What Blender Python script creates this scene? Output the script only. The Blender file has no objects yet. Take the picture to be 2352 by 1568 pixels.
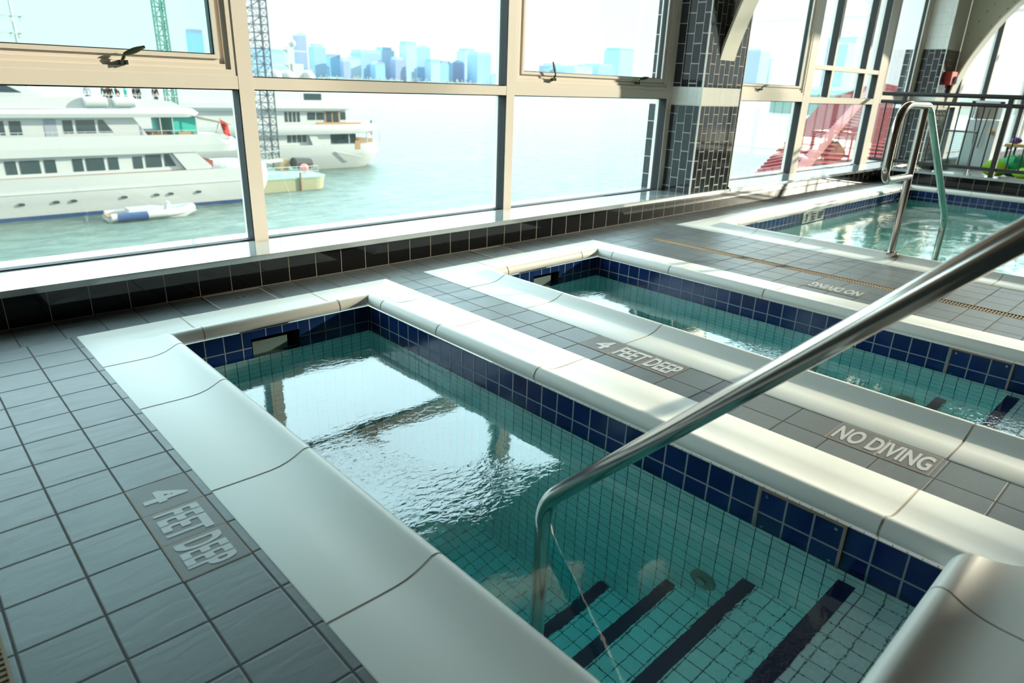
import bpy, math, random
from mathutils import Vector, Matrix
from math import radians, sin, cos, pi
random.seed(7)
S = bpy.context.scene
COL = S.collection

# ------------------------------------------------------------ camera
F_PX = 1541.0
H = 1.05
cam = bpy.data.cameras.new('camera'); cam_o = bpy.data.objects.new('camera', cam); COL.objects.link(cam_o)
cam.sensor_width = 36; cam.lens = F_PX/2352*36; cam.clip_end = 9000; cam.clip_start = .02
Rz = Matrix.Rotation(radians(-43.64), 3, 'Z'); Rx = Matrix.Rotation(radians(69.14), 3, 'X'); Rr = Matrix.Rotation(radians(2.0), 3, 'Z')
RM = Rz @ Rx @ Rr
cam_o.matrix_world = Matrix.Translation((0, 0, H)) @ RM.to_4x4()
cam.dof.use_dof = True; cam.dof.focus_distance = 2.9; cam.dof.aperture_fstop = 3.2
S.camera = cam_o

# ------------------------------------------------------------ exposure
S.view_settings.view_transform = 'Standard'; S.view_settings.look = 'None'
S.view_settings.exposure = 0.0; S.view_settings.gamma = 1; S.view_settings.use_curve_mapping = False
S.cycles.caustics_refractive = True; S.cycles.caustics_reflective = True

# ------------------------------------------------------------ world: pale horizon, brighter cloud higher up over the harbour
W = bpy.data.worlds.new('World'); S.world = W; W.use_nodes = True
nt = W.node_tree; nt.nodes.clear()
def N(nt, typ, **k):
    n = nt.nodes.new(typ)
    for a, b in k.items(): setattr(n, a, b)
    return n
def MATH(nt, op, a, b=None, c=None, clamp=False):
    n = nt.nodes.new('ShaderNodeMath'); n.operation = op; n.use_clamp = clamp
    for i, v in enumerate((a, b, c)):
        if v is None: continue
        if isinstance(v, (int, float)): n.inputs[i].default_value = v
        else: nt.links.new(v, n.inputs[i])
    return n.outputs[0]
def RANGE(nt, v, a, b, c, d):
    n = nt.nodes.new('ShaderNodeMapRange'); n.interpolation_type = 'SMOOTHSTEP'
    nt.links.new(v, n.inputs[0])
    for i, q in enumerate((a, b, c, d)): n.inputs[i+1].default_value = q
    return n.outputs[0]
def MIX(nt, f, a, b, blend='MIX'):
    n = nt.nodes.new('ShaderNodeMix'); n.data_type = 'RGBA'; n.blend_type = blend
    for i, v in ((0, f), (6, a), (7, b)):
        if isinstance(v, (int, float)): n.inputs[i].default_value = v
        elif isinstance(v, tuple): n.inputs[i].default_value = (*v, 1)
        else: nt.links.new(v, n.inputs[i])
    return n.outputs[2]
tc = N(nt, 'ShaderNodeTexCoord'); sx = N(nt, 'ShaderNodeSeparateXYZ'); nt.links.new(tc.outputs['Generated'], sx.inputs[0])
up = RANGE(nt, sx.outputs[2], .155, .20, 0., 1.)
toward = RANGE(nt, sx.outputs[1], -.15, .35, 0., 1.)
lobe = MATH(nt, 'MULTIPLY', up, toward)
SKY_LOW, SKY_HIGH = 1.35, 5.7
stren = MATH(nt, 'ADD', MATH(nt, 'MULTIPLY', lobe, SKY_HIGH), SKY_LOW)
skycol = MIX(nt, lobe, (.98, 1.0, 1.0), (.74, .92, 1.0))
bg = N(nt, 'ShaderNodeBackground'); nt.links.new(skycol, bg.inputs[0]); nt.links.new(stren, bg.inputs[1])
wo = N(nt, 'ShaderNodeOutputWorld'); nt.links.new(bg.outputs[0], wo.inputs[0])

# ------------------------------------------------------------ sun
SUN_EL, SUN_DY = radians(17.0), .42
sun = bpy.data.lights.new('sun', 'SUN'); sun.energy = 9.5; sun.color = (1, .83, .65); sun.angle = radians(1.2)
sun_o = bpy.data.objects.new('sun', sun); COL.objects.link(sun_o)
sd = Vector((-1, SUN_DY, 0)).normalized()*cos(SUN_EL) + Vector((0, 0, -sin(SUN_EL)))
sun_o.rotation_euler = sd.to_track_quat('-Z', 'Y').to_euler(); sun_o.location = (16, -2, 6)

# ------------------------------------------------------------ pixel helpers (2352 x 1568)
def ray(u, v): return RM @ Vector(((u-1176)/F_PX, -(v-784)/F_PX, -1))
def atY(u, v, Y):
    d = ray(u, v); t = Y/d.y; return Vector((d.x*t, Y, H+d.z*t))
def atZ(u, v, z):
    d = ray(u, v); t = (z-H)/d.z; return Vector((d.x*t, d.y*t, z))

# ------------------------------------------------------------ materials
def base(name):
    m = bpy.data.materials.new(name); m.use_nodes = True
    return m, m.node_tree, m.node_tree.nodes['Principled BSDF']
def setp(p, **k):
    for a, b in k.items():
        s = p.inputs[a.replace('_', ' ')]
        s.default_value = (*b, 1) if isinstance(b, tuple) else b
def plain(name, col, rough=.5, metal=0., noise=.04, scale=8., bump=0., bscale=60., **k):
    m, t, p = base(name)
    tc = N(t, 'ShaderNodeTexCoord'); nz = N(t, 'ShaderNodeTexNoise'); nz.inputs['Scale'].default_value = scale; nz.inputs['Detail'].default_value = 4
    t.links.new(tc.outputs['Object'], nz.inputs['Vector'])
    hi = tuple(min(1, c*(1+noise)) for c in col); lo = tuple(c*(1-noise*2) for c in col)
    t.links.new(MIX(t, nz.outputs[0], lo, hi), p.inputs['Base Color'])
    setp(p, Roughness=rough, Metallic=metal)
    if bump:
        n2 = N(t, 'ShaderNodeTexNoise'); n2.inputs['Scale'].default_value = bscale; n2.inputs['Detail'].default_value = 5
        t.links.new(tc.outputs['Object'], n2.inputs['Vector'])
        b = N(t, 'ShaderNodeBump'); b.inputs['Strength'].default_value = bump; b.inputs['Distance'].default_value = .01
        t.links.new(n2.outputs[0], b.inputs['Height']); t.links.new(b.outputs[0], p.inputs['Normal'])
    for a, b in k.items(): p.inputs[a.replace('_', ' ')].default_value = b
    return m
def tiled(name, col, grout, gw=.04, rough=.3, var=.15, bond=False, slate=0., grough=.8, bump=.6, spec=.5, coat=0., wob=0.):
    """square tiles laid in UV units, one tile per unit"""
    m, t, p = base(name)
    uv = N(t, 'ShaderNodeUVMap'); s = N(t, 'ShaderNodeSeparateXYZ'); t.links.new(uv.outputs[0], s.inputs[0])
    u, v = s.outputs[0], s.outputs[1]
    if bond:
        par = MATH(t, 'MODULO', MATH(t, 'ADD', MATH(t, 'FLOOR', u), 100.), 2.)
        v = MATH(t, 'ADD', v, MATH(t, 'MULTIPLY', par, .5))
    gx = gw; gy = gw*(.5 if bond else 1)
    du = MATH(t, 'SUBTRACT', .5, MATH(t, 'ABSOLUTE', MATH(t, 'SUBTRACT', MATH(t, 'FRACT', u), .5)))
    dv = MATH(t, 'SUBTRACT', .5, MATH(t, 'ABSOLUTE', MATH(t, 'SUBTRACT', MATH(t, 'FRACT', v), .5)))
    mu = MATH(t, 'GREATER_THAN', du, gx/2); mv = MATH(t, 'GREATER_THAN', dv, gy/2)
    mask = MATH(t, 'MULTIPLY', mu, mv)
    cx = N(t, 'ShaderNodeCombineXYZ'); t.links.new(MATH(t, 'FLOOR', u), cx.inputs[0]); t.links.new(MATH(t, 'FLOOR', v), cx.inputs[1])
    wn = N(t, 'ShaderNodeTexWhiteNoise'); wn.noise_dimensions = '3D'; t.links.new(cx.outputs[0], wn.inputs['Vector'])
    lo = tuple(c*(1-var) for c in col); hi = tuple(min(1, c*(1+var)) for c in col)
    c = MIX(t, wn.outputs[0], lo, hi)
    tc = N(t, 'ShaderNodeTexCoord')
    mp = N(t, 'ShaderNodeMapping'); mp.inputs['Scale'].default_value = (3, 12, 8) if slate else (9, 9, 9)
    t.links.new(tc.outputs['Object'], mp.inputs[0])
    nz = N(t, 'ShaderNodeTexNoise'); nz.inputs['Scale'].default_value = 3.; nz.inputs['Detail'].default_value = 9; nz.inputs['Roughness'].default_value = .65; nz.inputs['Distortion'].default_value = .8
    t.links.new(mp.outputs[0], nz.inputs['Vector'])
    amt = .45 if slate else .12
    c = MIX(t, 1., c, MIX(t, nz.outputs[0], (1-amt,)*3, (1+amt*.8,)*3), 'MULTIPLY')
    t.links.new(MIX(t, mask, grout, c), p.inputs['Base Color'])
    rr = MATH(t, 'ADD', MATH(t, 'MULTIPLY', mask, rough-grough), grough)
    if slate: rr = MATH(t, 'ADD', rr, MATH(t, 'MULTIPLY', MATH(t, 'SUBTRACT', nz.outputs[0], .5), .25))
    t.links.new(rr, p.inputs['Roughness'])
    hgt = MATH(t, 'ADD', RANGE(t, MATH(t, 'MINIMUM', du, dv), gw*.3, gw*.9, 0., 1.), MATH(t, 'MULTIPLY', nz.outputs[0], slate+.02))
    b = N(t, 'ShaderNodeBump'); b.inputs['Strength'].default_value = bump; b.inputs['Distance'].default_value = .002
    t.links.new(hgt, b.inputs['Height']); t.links.new(b.outputs[0], p.inputs['Normal'])
    p.inputs['Specular IOR Level'].default_value = spec
    if coat: p.inputs['Coat Weight'].default_value = coat; p.inputs['Coat Roughness'].default_value = .04
    return m
def glass(name, tint, refl=1.5):
    m, t, p = base(name); t.nodes.remove(p)
    tr = N(t, 'ShaderNodeBsdfTransparent'); tr.inputs[0].default_value = (*tint, 1)
    gl = N(t, 'ShaderNodeBsdfGlossy'); gl.inputs['Roughness'].default_value = .0; gl.inputs[0].default_value = (1, 1, 1, 1)
    ge = N(t, 'ShaderNodeNewGeometry'); dp = N(t, 'ShaderNodeVectorMath'); dp.operation = 'DOT_PRODUCT'
    t.links.new(ge.outputs['Incoming'], dp.inputs[0]); t.links.new(ge.outputs['Normal'], dp.inputs[1])
    k = MATH(t, 'POWER', MATH(t, 'SUBTRACT', 1., MATH(t, 'ABSOLUTE', dp.outputs['Value']), clamp=True), 5.)
    fr = MATH(t, 'ADD', MATH(t, 'MULTIPLY', k, .96), .04)
    df = N(t, 'ShaderNodeBsdfDiffuse'); df.inputs[0].default_value = (.9, .9, .88, 1); md = N(t, 'ShaderNodeMixShader')
    tc = N(t, 'ShaderNodeTexCoord'); nz = N(t, 'ShaderNodeTexNoise'); nz.inputs['Scale'].default_value = 2.5; nz.inputs['Detail'].default_value = 6; t.links.new(tc.outputs['Object'], nz.inputs['Vector'])
    t.links.new(RANGE(t, nz.outputs[0], .3, .75, .015, .04), md.inputs[0]); t.links.new(tr.outputs[0], md.inputs[1]); t.links.new(df.outputs[0], md.inputs[2])
    mx = N(t, 'ShaderNodeMixShader'); t.links.new(fr, mx.inputs[0]); t.links.new(md.outputs[0], mx.inputs[1]); t.links.new(gl.outputs[0], mx.inputs[2])
    t.links.new(mx.outputs[0], t.nodes['Material Output'].inputs[0])
    return m
def water_mat(name, absorb, dens, bstr, scale=1., rip=1.):
    m, t, p = base(name); t.nodes.remove(p)
    tc = N(t, 'ShaderNodeTexCoord')
    mp = N(t, 'ShaderNodeMapping'); mp.inputs['Scale'].default_value = (1*scale, 1.7*scale, 1); mp.inputs['Rotation'].default_value = (0, 0, .5)
    t.links.new(tc.outputs['Object'], mp.inputs[0])
    n1 = N(t, 'ShaderNodeTexNoise'); n1.inputs['Scale'].default_value = 30; n1.inputs['Detail'].default_value = 2.5; n1.inputs['Distortion'].default_value = .6
    n2 = N(t, 'ShaderNodeTexNoise'); n2.inputs['Scale'].default_value = 3.2; n2.inputs['Detail'].default_value = 1
    n3 = N(t, 'ShaderNodeTexNoise'); n3.inputs['Scale'].default_value = 1.5; n3.inputs['Detail'].default_value = 1
    for n in (n1, n2, n3): t.links.new(mp.outputs[0], n.inputs['Vector'])
    amp = RANGE(t, n3.outputs[0], .52, .66, .10, 1.2)
    hh = MATH(t, 'ADD', MATH(t, 'MULTIPLY', MATH(t, 'MULTIPLY', n1.outputs[0], amp), .35*rip), MATH(t, 'MULTIPLY', n2.outputs[0], .4))
    b = N(t, 'ShaderNodeBump'); b.inputs['Strength'].default_value = bstr; b.inputs['Distance'].default_value = .01
    t.links.new(hh, b.inputs['Height'])
    gl = N(t, 'ShaderNodeBsdfGlass'); gl.inputs['IOR'].default_value = 1.33; gl.inputs['Roughness'].default_value = 0.0
    t.links.new(b.outputs[0], gl.inputs['Normal'])
    sg = N(t, 'ShaderNodeBsdfGlossy'); sg.inputs['Roughness'].default_value = 0.; sg.inputs[0].default_value = (1, 1, 1, 1); t.links.new(b.outputs[0], sg.inputs['Normal'])
    mx = N(t, 'ShaderNodeMixShader'); mx.inputs[0].default_value = .075; t.links.new(gl.outputs[0], mx.inputs[1]); t.links.new(sg.outputs[0], mx.inputs[2])
    t.links.new(mx.outputs[0], t.nodes['Material Output'].inputs[0])
    va = N(t, 'ShaderNodeVolumeAbsorption'); va.inputs[0].default_value = (*absorb, 1); va.inputs[1].default_value = dens
    t.links.new(va.outputs[0], t.nodes['Material Output'].inputs[1])
    return m
def brushed(name, col=(.62, .6, .57), rough=.22):
    m, t, p = base(name)
    tc = N(t, 'ShaderNodeTexCoord'); nz = N(t, 'ShaderNodeTexNoise'); nz.inputs['Scale'].default_value = 40; nz.inputs['Detail'].default_value = 3
    t.links.new(tc.outputs['Object'], nz.inputs['Vector'])
    setp(p, Base_Color=col, Metallic=1.)
    t.links.new(MATH(t, 'ADD', MATH(t, 'MULTIPLY', nz.outputs[0], .06), rough-.03), p.inputs['Roughness'])
    return m
def sea_mat():
    m, t, p = base('sea_water')
    tc = N(t, 'ShaderNodeTexCoord')
    n1 = N(t, 'ShaderNodeTexNoise'); n1.inputs['Scale'].default_value = .9; n1.inputs['Detail'].default_value = 6; n1.inputs['Roughness'].default_value = .62
    mp = N(t, 'ShaderNodeMapping'); mp.inputs['Scale'].default_value = (.45, 1.1, 1); mp.inputs['Rotation'].default_value = (0, 0, -.2)
    t.links.new(tc.outputs['Object'], mp.inputs[0]); t.links.new(mp.outputs[0], n1.inputs['Vector'])
    t.links.new(MIX(t, RANGE(t, n1.outputs[0], .3, .7, 0., 1.), (.085, .14, .12), (.17, .24, .21)), p.inputs['Base Color'])
    setp(p, Roughness=.34); p.inputs['IOR'].default_value = 1.33
    b = N(t, 'ShaderNodeBump'); b.inputs['Strength'].default_value = 1.; b.inputs['Distance'].default_value = .5
    t.links.new(n1.outputs[0], b.inputs['Height']); t.links.new(b.outputs[0], p.inputs['Normal'])
    return m
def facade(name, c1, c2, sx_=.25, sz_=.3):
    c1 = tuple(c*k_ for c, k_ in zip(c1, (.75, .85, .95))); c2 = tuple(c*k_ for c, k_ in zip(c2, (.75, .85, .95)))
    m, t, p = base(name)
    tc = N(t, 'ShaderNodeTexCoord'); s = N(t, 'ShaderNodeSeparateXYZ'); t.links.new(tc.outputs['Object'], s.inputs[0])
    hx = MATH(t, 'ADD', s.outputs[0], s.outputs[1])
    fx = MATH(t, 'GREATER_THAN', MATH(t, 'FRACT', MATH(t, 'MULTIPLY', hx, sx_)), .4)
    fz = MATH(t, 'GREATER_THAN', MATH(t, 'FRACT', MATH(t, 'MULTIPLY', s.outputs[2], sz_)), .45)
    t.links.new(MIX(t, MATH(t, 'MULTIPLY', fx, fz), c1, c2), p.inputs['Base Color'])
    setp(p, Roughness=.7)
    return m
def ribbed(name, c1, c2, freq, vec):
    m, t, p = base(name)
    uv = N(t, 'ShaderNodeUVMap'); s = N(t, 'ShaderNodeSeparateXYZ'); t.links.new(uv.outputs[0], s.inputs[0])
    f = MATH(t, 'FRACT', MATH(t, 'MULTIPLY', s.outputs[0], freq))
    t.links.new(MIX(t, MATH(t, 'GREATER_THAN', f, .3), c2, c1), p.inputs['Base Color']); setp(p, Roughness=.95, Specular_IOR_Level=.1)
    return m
M = {}
M['coping'] = plain('white_glazed_coping', (.78, .75, .69), .42, noise=.02, scale=5, Coat_Weight=.12, Coat_Roughness=.25)
M['joint'] = plain('joint_grout', (.46, .40, .33), .8)
M['deck'] = tiled('slate_deck_tile', (.094, .110, .114), (.026, .024, .022), .035, rough=.42, var=.14, slate=.9, bump=.45, spec=.55)
M['marker'] = tiled('grey_marker_tile', (.125, .118, .112), (.36, .26, .18), .03, rough=.5, var=.03, slate=.5, bump=.2)
M['letter'] = plain('white_letter', (.50, .50, .49), .5)
M['black_letter'] = plain('black_letter', (.02, .02, .02), .5)
M['blue'] = tiled('navy_pool_tile', (.008, .024, .105), (.22, .25, .27), .065, rough=.12, var=.22, bump=.5)
M['navy'] = plain('navy_nosing', (.003, .010, .06), .5)
M['white_tile'] = tiled('white_pool_tile', (.84, .92, .88), (.06, .10, .10), .055, rough=.25, var=.05, bump=.4)
M['black_tile'] = tiled('black_glossy_tile', (.006, .0055, .0055), (.42, .37, .30), .016, rough=.05, var=.2, bump=.2, grough=.5, spec=.35)
M['pillar_tile'] = tiled('dark_bond_tile', (.028, .032, .036), (.60, .55, .48), .055, rough=.06, var=.3, bond=True, bump=.4)
M['pillar_white'] = tiled('white_band_tile', (.80, .78, .72), (.66, .62, .56), .03, rough=.2, var=.03)
M['frame'] = plain('cream_painted_aluminium', (.80, .71, .62), .38, noise=.015)
M['gasket'] = plain('black_gasket', (.012, .012, .012), .6)
M['sill'] = plain('polished_stone_sill', (.36, .40, .40), .07, noise=.03, Coat_Weight=1., Coat_Roughness=.03, Specular_IOR_Level=1.)
M['sill_edge'] = plain('sill_edge_stone', (.30, .26, .22), .35)
M['glass'] = glass('window_glass', (.92, .99, .985))
M['sash_glass'] = glass('tinted_sash_glass', (.80, .955, .94))
M['metal'] = brushed('polished_handrail_steel', (.52, .475, .43), .16)
M['bronze'] = plain('worn_bronze_handle', (.10, .12, .07), .35, .7)
M['black_metal'] = plain('black_painted_steel', (.014, .012, .011), .5)
M['arch'] = plain('cream_painted_steel', (.66, .68, .58), .42, noise=.03)
M['arch_edge'] = plain('white_arch_flange', (.86, .82, .72), .4)
M['water'] = water_mat('pool_water', (.03, .91, .945), .95, .55)
M['water3'] = water_mat('hot_tub_water', (.35, .90, .86), .9, .9, 1.4, 1.6)
M['dark'] = plain('dark_void', (.02, .03, .03), .7)
M['room'] = plain('warm_interior_wall', (.26, .17, .11), .8)
M['ceil'] = plain('interior_ceiling', (.17, .135, .11), .8)
M['white'] = plain('white_gel_coat', (.52, .56, .57), .35, noise=.01)
M['yglass'] = plain('yacht_window_glass', (.03, .06, .07), .12)
M['navyhull'] = plain('navy_boot_stripe', (.02, .07, .20), .4)
M['teak'] = plain('teak_deck', (.42, .26, .14), .6)
M['teal'] = plain('teal_canvas', (.02, .42, .36), .7)
M['green'] = plain('green_barge_deck', (.26, .46, .36), .8)
M['rust'] = plain('rusted_steel', (.30, .22, .14), .8)
M['lattice'] = plain('dark_lattice_steel', (.06, .09, .12), .6)
M['tealat'] = plain('green_lattice_steel', (.09, .28, .24), .6)
M['red'] = plain('red_paint', (.62, .05, .04), .5)
M['orange'] = plain('orange_paint', (.85, .35, .06), .5)
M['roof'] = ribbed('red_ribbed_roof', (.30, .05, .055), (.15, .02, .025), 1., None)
M['hip'] = plain('pink_hip_cap', (.30, .085, .09), .9)
M['bluefab'] = plain('blue_cloth', (.03, .10, .25), .8)
M['greenfab'] = plain('green_cloth', (.01, .30, .10), .7)
M['lime'] = plain('lime_cloth', (.30, .60, .02), .7)
M['purple'] = plain('purple_cloth', (.18, .10, .35), .8)
M['pinkw'] = plain('pale_pink_cloth', (.75, .60, .62), .8)
M['skin'] = plain('skin', (.58, .36, .26), .55)
M['hair'] = plain('dark_hair', (.05, .03, .025), .5)
M['blackfab'] = plain('black_cloth', (.02, .02, .025), .8)
M['greyfab'] = plain('grey_cloth', (.30, .36, .42), .8)
M['tealfab'] = plain('teal_cloth', (.02, .50, .42), .8)
M['sea'] = sea_mat()
M['weir'] = plain('grey_green_flap', (.12, .17, .16), .5)
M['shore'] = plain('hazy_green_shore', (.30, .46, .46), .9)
M['grey'] = plain('grey_tube', (.30, .38, .50), .5)

# ------------------------------------------------------------ mesh builder
WL = {}
class MB:
    def __init__(s): s.v = []; s.f = []; s.uv = []
    def face(s, pts, uvs=None):
        i = len(s.v); s.v += [tuple(p) for p in pts]; s.f.append(tuple(range(i, i+len(pts)))); s.uv.append(uvs or [(0, 0)]*len(pts)); return s
    def rect(s, o, a, b, us=1., vs=1., uo=0., vo=0.):
        """planar rectangle from o spanned by a, b; UV in tiles of size us x vs"""
        o, a, b = Vector(o), Vector(a), Vector(b); la, lb = a.length/us, b.length/vs
        return s.face([o, o+a, o+a+b, o+b], [(uo, vo), (uo+la, vo), (uo+la, vo+lb), (uo, vo+lb)])
    def box(s, x0, x1, y0, y1, z0, z1, us=.1, vs=.1):
        X, Y, Z = x1-x0, y1-y0, z1-z0
        s.rect((x0, y0, z1), (X, 0, 0), (0, Y, 0), us, vs); s.rect((x0, y0, z0), (0, Y, 0), (X, 0, 0), us, vs)
        s.rect((x0, y0, z0), (X, 0, 0), (0, 0, Z), us, vs); s.rect((x1, y1, z0), (-X, 0, 0), (0, 0, Z), us, vs)
        s.rect((x1, y0, z0), (0, Y, 0), (0, 0, Z), us, vs); s.rect((x0, y1, z0), (0, -Y, 0), (0, 0, Z), us, vs)
        return s
    def prism(s, poly, y0, y1):
        """polygon of (x,z) extruded along y"""
        A = [(x, y0, z) for x, z in poly]; B = [(x, y1, z) for x, z in poly]
        s.face(A); s.face(B[::-1])
        for i in range(len(poly)):
            j = (i+1) % len(poly); s.face([A[j], A[i], B[i], B[j]])
        return s
    def prism_x(s, poly, x0, x1):
        A = [(x0, y, z) for y, z in poly]; B = [(x1, y, z) for y, z in poly]
        s.face(A[::-1]); s.face(B)
        for i in range(len(poly)):
            j = (i+1) % len(poly); s.face([A[i], A[j], B[j], B[i]])
        return s
    def loft(s, rings, caps=True):
        n = len(rings[0]); i0 = len(s.v)
        for r in rings: s.v += [tuple(p) for p in r]
        for k in range(len(rings)-1):
            for i in range(n):
                j = (i+1) % n
                s.f.append((i0+k*n+i, i0+k*n+j, i0+(k+1)*n+j, i0+(k+1)*n+i)); s.uv.append([(0, 0)]*4)
        if caps:
            s.f.append(tuple(i0+i for i in range(n))[::-1]); s.uv.append([(0, 0)]*n)
            s.f.append(tuple(i0+(len(rings)-1)*n+i for i in range(n))); s.uv.append([(0, 0)]*n)
        return s
    def tube(s, path, r, n=14):
        P = [Vector(p) for p in path]; rings = []; up = None
        for i, p in enumerate(P):
            t = (P[min(i+1, len(P)-1)]-P[max(i-1, 0)]).normalized()
            if up is None:
                up = Vector((0, 0, 1)) if abs(t.z) < .9 else Vector((1, 0, 0))
            a = (up - t*up.dot(t)).normalized(); up = a; b = t.cross(a)
            rr = r[i] if isinstance(r, (list, tuple)) else r
            rings.append([p + a*rr*cos(2*pi*k/n) + b*rr*sin(2*pi*k/n) for k in range(n)])
        return s.loft(rings)
    def disc(s, c, nrm, r, th, n=20):
        c = Vector(c); nrm = Vector(nrm).normalized(); return s.tube([c, c+nrm*th], r, n)
    def ball(s, c, r, n=12, sz=1.):
        c = Vector(c); rings = []
        for k in range(1, n//2*2):
            a = pi*k/(n//2*2); rings.append([c+Vector((r*sin(a)*cos(2*pi*i/n), r*sin(a)*sin(2*pi*i/n), -r*cos(a)*sz)) for i in range(n)])
        return s.loft(rings)
    def build(s, name, mat, parent=None, smooth=False, bevel=0., kind=None, origin=None):
        base_ = WL[parent] if parent else (Vector(origin) if origin else Vector((0, 0, 0)))
        me = bpy.data.meshes.new(name); me.from_pydata([tuple(Vector(v)-base_) for v in s.v], [], s.f)
        ul = me.uv_layers.new(name='UVMap')
        flat = [c for uvs in s.uv for c in uvs]
        if len(flat) == len(ul.data):
            for i, c in enumerate(flat): ul.data[i].uv = c
        if isinstance(mat, str): mat = M[mat]
        me.materials.append(mat)
        if smooth:
            me.polygons.foreach_set('use_smooth', [True]*len(me.polygons))
            if hasattr(me, 'set_sharp_from_angle'): me.set_sharp_from_angle(angle=radians(40))
        me.update()
        o = bpy.data.objects.new(name, me); COL.objects.link(o); WL[o] = base_
        if parent: o.parent = parent
        elif origin: o.location = base_
        if bevel:
            b = o.modifiers.new('bevel', 'BEVEL'); b.width = bevel; b.segments = 2; b.limit_method = 'ANGLE'; b.harden_normals = False
        if kind: o['kind'] = kind
        return o
def thing(name, label, cat, loc=(0, 0, 0), group=None, kind=None):
    o = bpy.data.objects.new(name, None); COL.objects.link(o); o.location = loc; o.empty_display_size = .1
    WL[o] = Vector(loc)
    if label: o['label'] = label
    if cat: o['category'] = cat
    if group: o['group'] = group
    if kind: o['kind'] = kind
    return o
def tag(o, label, cat, group=None):
    o['label'] = label; o['category'] = cat
    if group: o['group'] = group
    return o
def arc(c, r, a0, a1, n, plane='xz', fixed=0.):
    out = []
    for i in range(n+1):
        a = radians(a0+(a1-a0)*i/n)
        if plane == 'xz': out.append((c[0]+r*cos(a), fixed, c[1]+r*sin(a)))
        elif plane == 'yz': out.append((fixed, c[0]+r*cos(a), c[1]+r*sin(a)))
    return out
def fillet(pts, r, n=6):
    """round the inner corners of a 3D polyline"""
    P = [Vector(p) for p in pts]; out = [P[0]]
    for i in range(1, len(P)-1):
        a = (P[i-1]-P[i]); b = (P[i+1]-P[i]); rr = r if not isinstance(r, (list, tuple)) else r[i-1]
        k = min(rr, a.length*.49, b.length*.49); a0 = P[i]+a.normalized()*k; b0 = P[i]+b.normalized()*k
        for j in range(n+1):
            t = j/n; out.append(a0*(1-t)**2 + P[i]*2*t*(1-t) + b0*t*t)
    out.append(P[-1]); return out

# ------------------------------------------------------------ numbers of the place
YO = 3.167            # outer coping edge on the window side of every pool
CW = .305             # coping width
YN = -.077            # outer coping edge on the near side
YC = 3.44             # face of the tiled curb under the windows
SZ = .175             # top of the sill
YW = 3.74             # room face of the window frames
P1, P2, P3 = (.485, 2.013), (2.272, 3.815), (4.88, 9.95)
ZW = -.14             # water level
FX0, FX1, FY0 = -4., 19., -7.9

# ------------------------------------------------------------ floor
fl = MB(); TH = -.3
def floor_rect(x0, x1, y0, y1, us, vs, ax, ay):
    fl.face([(x0, y0, 0), (x1, y0, 0), (x1, y1, 0), (x0, y1, 0)], [((x-ax)/us, (y-ay)/vs) for x, y in ((x0, y0), (x1, y0), (x1, y1), (x0, y1))])
DRL = (-.105, -.012, -3., 1.60)      # drain slot left, y range
DRR = (4.213, 4.300, -.5, 2.93)
floor_rect(FX0, P1[0], DRL[3], YO, .154, .1525, .463, 1.807)
floor_rect(FX0, DRL[0], FY0, DRL[3], .154, .1525, .463, 1.807)
floor_rect(DRL[1], P1[0], FY0, DRL[3], .154, .1525, .463, 1.807)
floor_rect(DRL[0], DRL[1], FY0, DRL[2], .154, .1525, .463, 1.807)
floor_rect(FX0, FX1, YO, YC+.02, .16, .28, .61, YO)
floor_rect(P1[1], P2[0], YN, YO, .157, .157, 2.115, 1.793)
floor_rect(P2[1], DRR[0], YN, YO, .157, .157, 4.055, 1.61)
floor_rect(DRR[1], P3[0], YN, YO, .157, .157, 4.300, 1.61)
floor_rect(DRR[0], DRR[1], DRR[3], YO, .157, .157, 4.055, 1.61)
floor_rect(P1[0], P3[0], FY0, YN, .157, .157, 4.055, 1.61)
floor_rect(P3[0], P3[1], FY0, -.8, .157, .157, 4.055, 1.61)
floor_rect(P3[1], FX1, FY0, YO, .157, .157, 4.055, 1.61)
floor = fl.build('floor', 'deck', kind='structure')

# ------------------------------------------------------------ room shell
def struct(name, mb, mat, **k):
    o = mb.build(name, mat, **k); o['kind'] = 'structure'; return o
m = MB(); m.rect((FX0, YC, 0), (FX1-FX0, 0, 0), (0, 0, SZ-.03), .16, SZ-.03, (FX0-.61)/.16, 0)
m.box(FX0, FX1, YC+.001, 3.98, -.1, SZ-.031, 9, 9)
struct('wall_window', m, 'black_tile')
m = MB()
m.box(FX0, 5.45, YC-.025, 3.98, SZ-.03, SZ); m.box(6.15, FX1, YC-.025, 3.98, SZ-.03, SZ); m.box(5.45, 6.15, YC-.02, YC, SZ-.03, SZ)
struct('trim_1', m, 'sill', bevel=.003)
# curb at the far end of the hot tub
m = MB(); m.rect((10.15, YC, 0), (0, -(YC+.8), 0), (0, 0, SZ-.03), .16, SZ-.03); m.box(10.151, 10.42, -.8, YC, -.05, SZ-.031, 9, 9)
struct('baseboard_far', m, 'black_tile')
m = MB(); m.box(10.13, 10.44, -.8, YC-.025, SZ-.03, SZ)
struct('trim_2', m, 'sill', bevel=.003)
struct('ceiling', MB().box(FX0, FX1, FY0, 4.1, 8.6, 8.75), 'ceil')
struct('wall_back', MB().box(FX0, FX1, FY0-.2, FY0, 0, 8.6), 'room')
struct('wall_left', MB().box(FX0-.2, FX0, FY0, 4.1, 0, 8.6), 'room')
struct('wall_header', MB().box(FX0, 5.47, 3.72, 4.0, 2.34, 8.6), 'frame')

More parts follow.
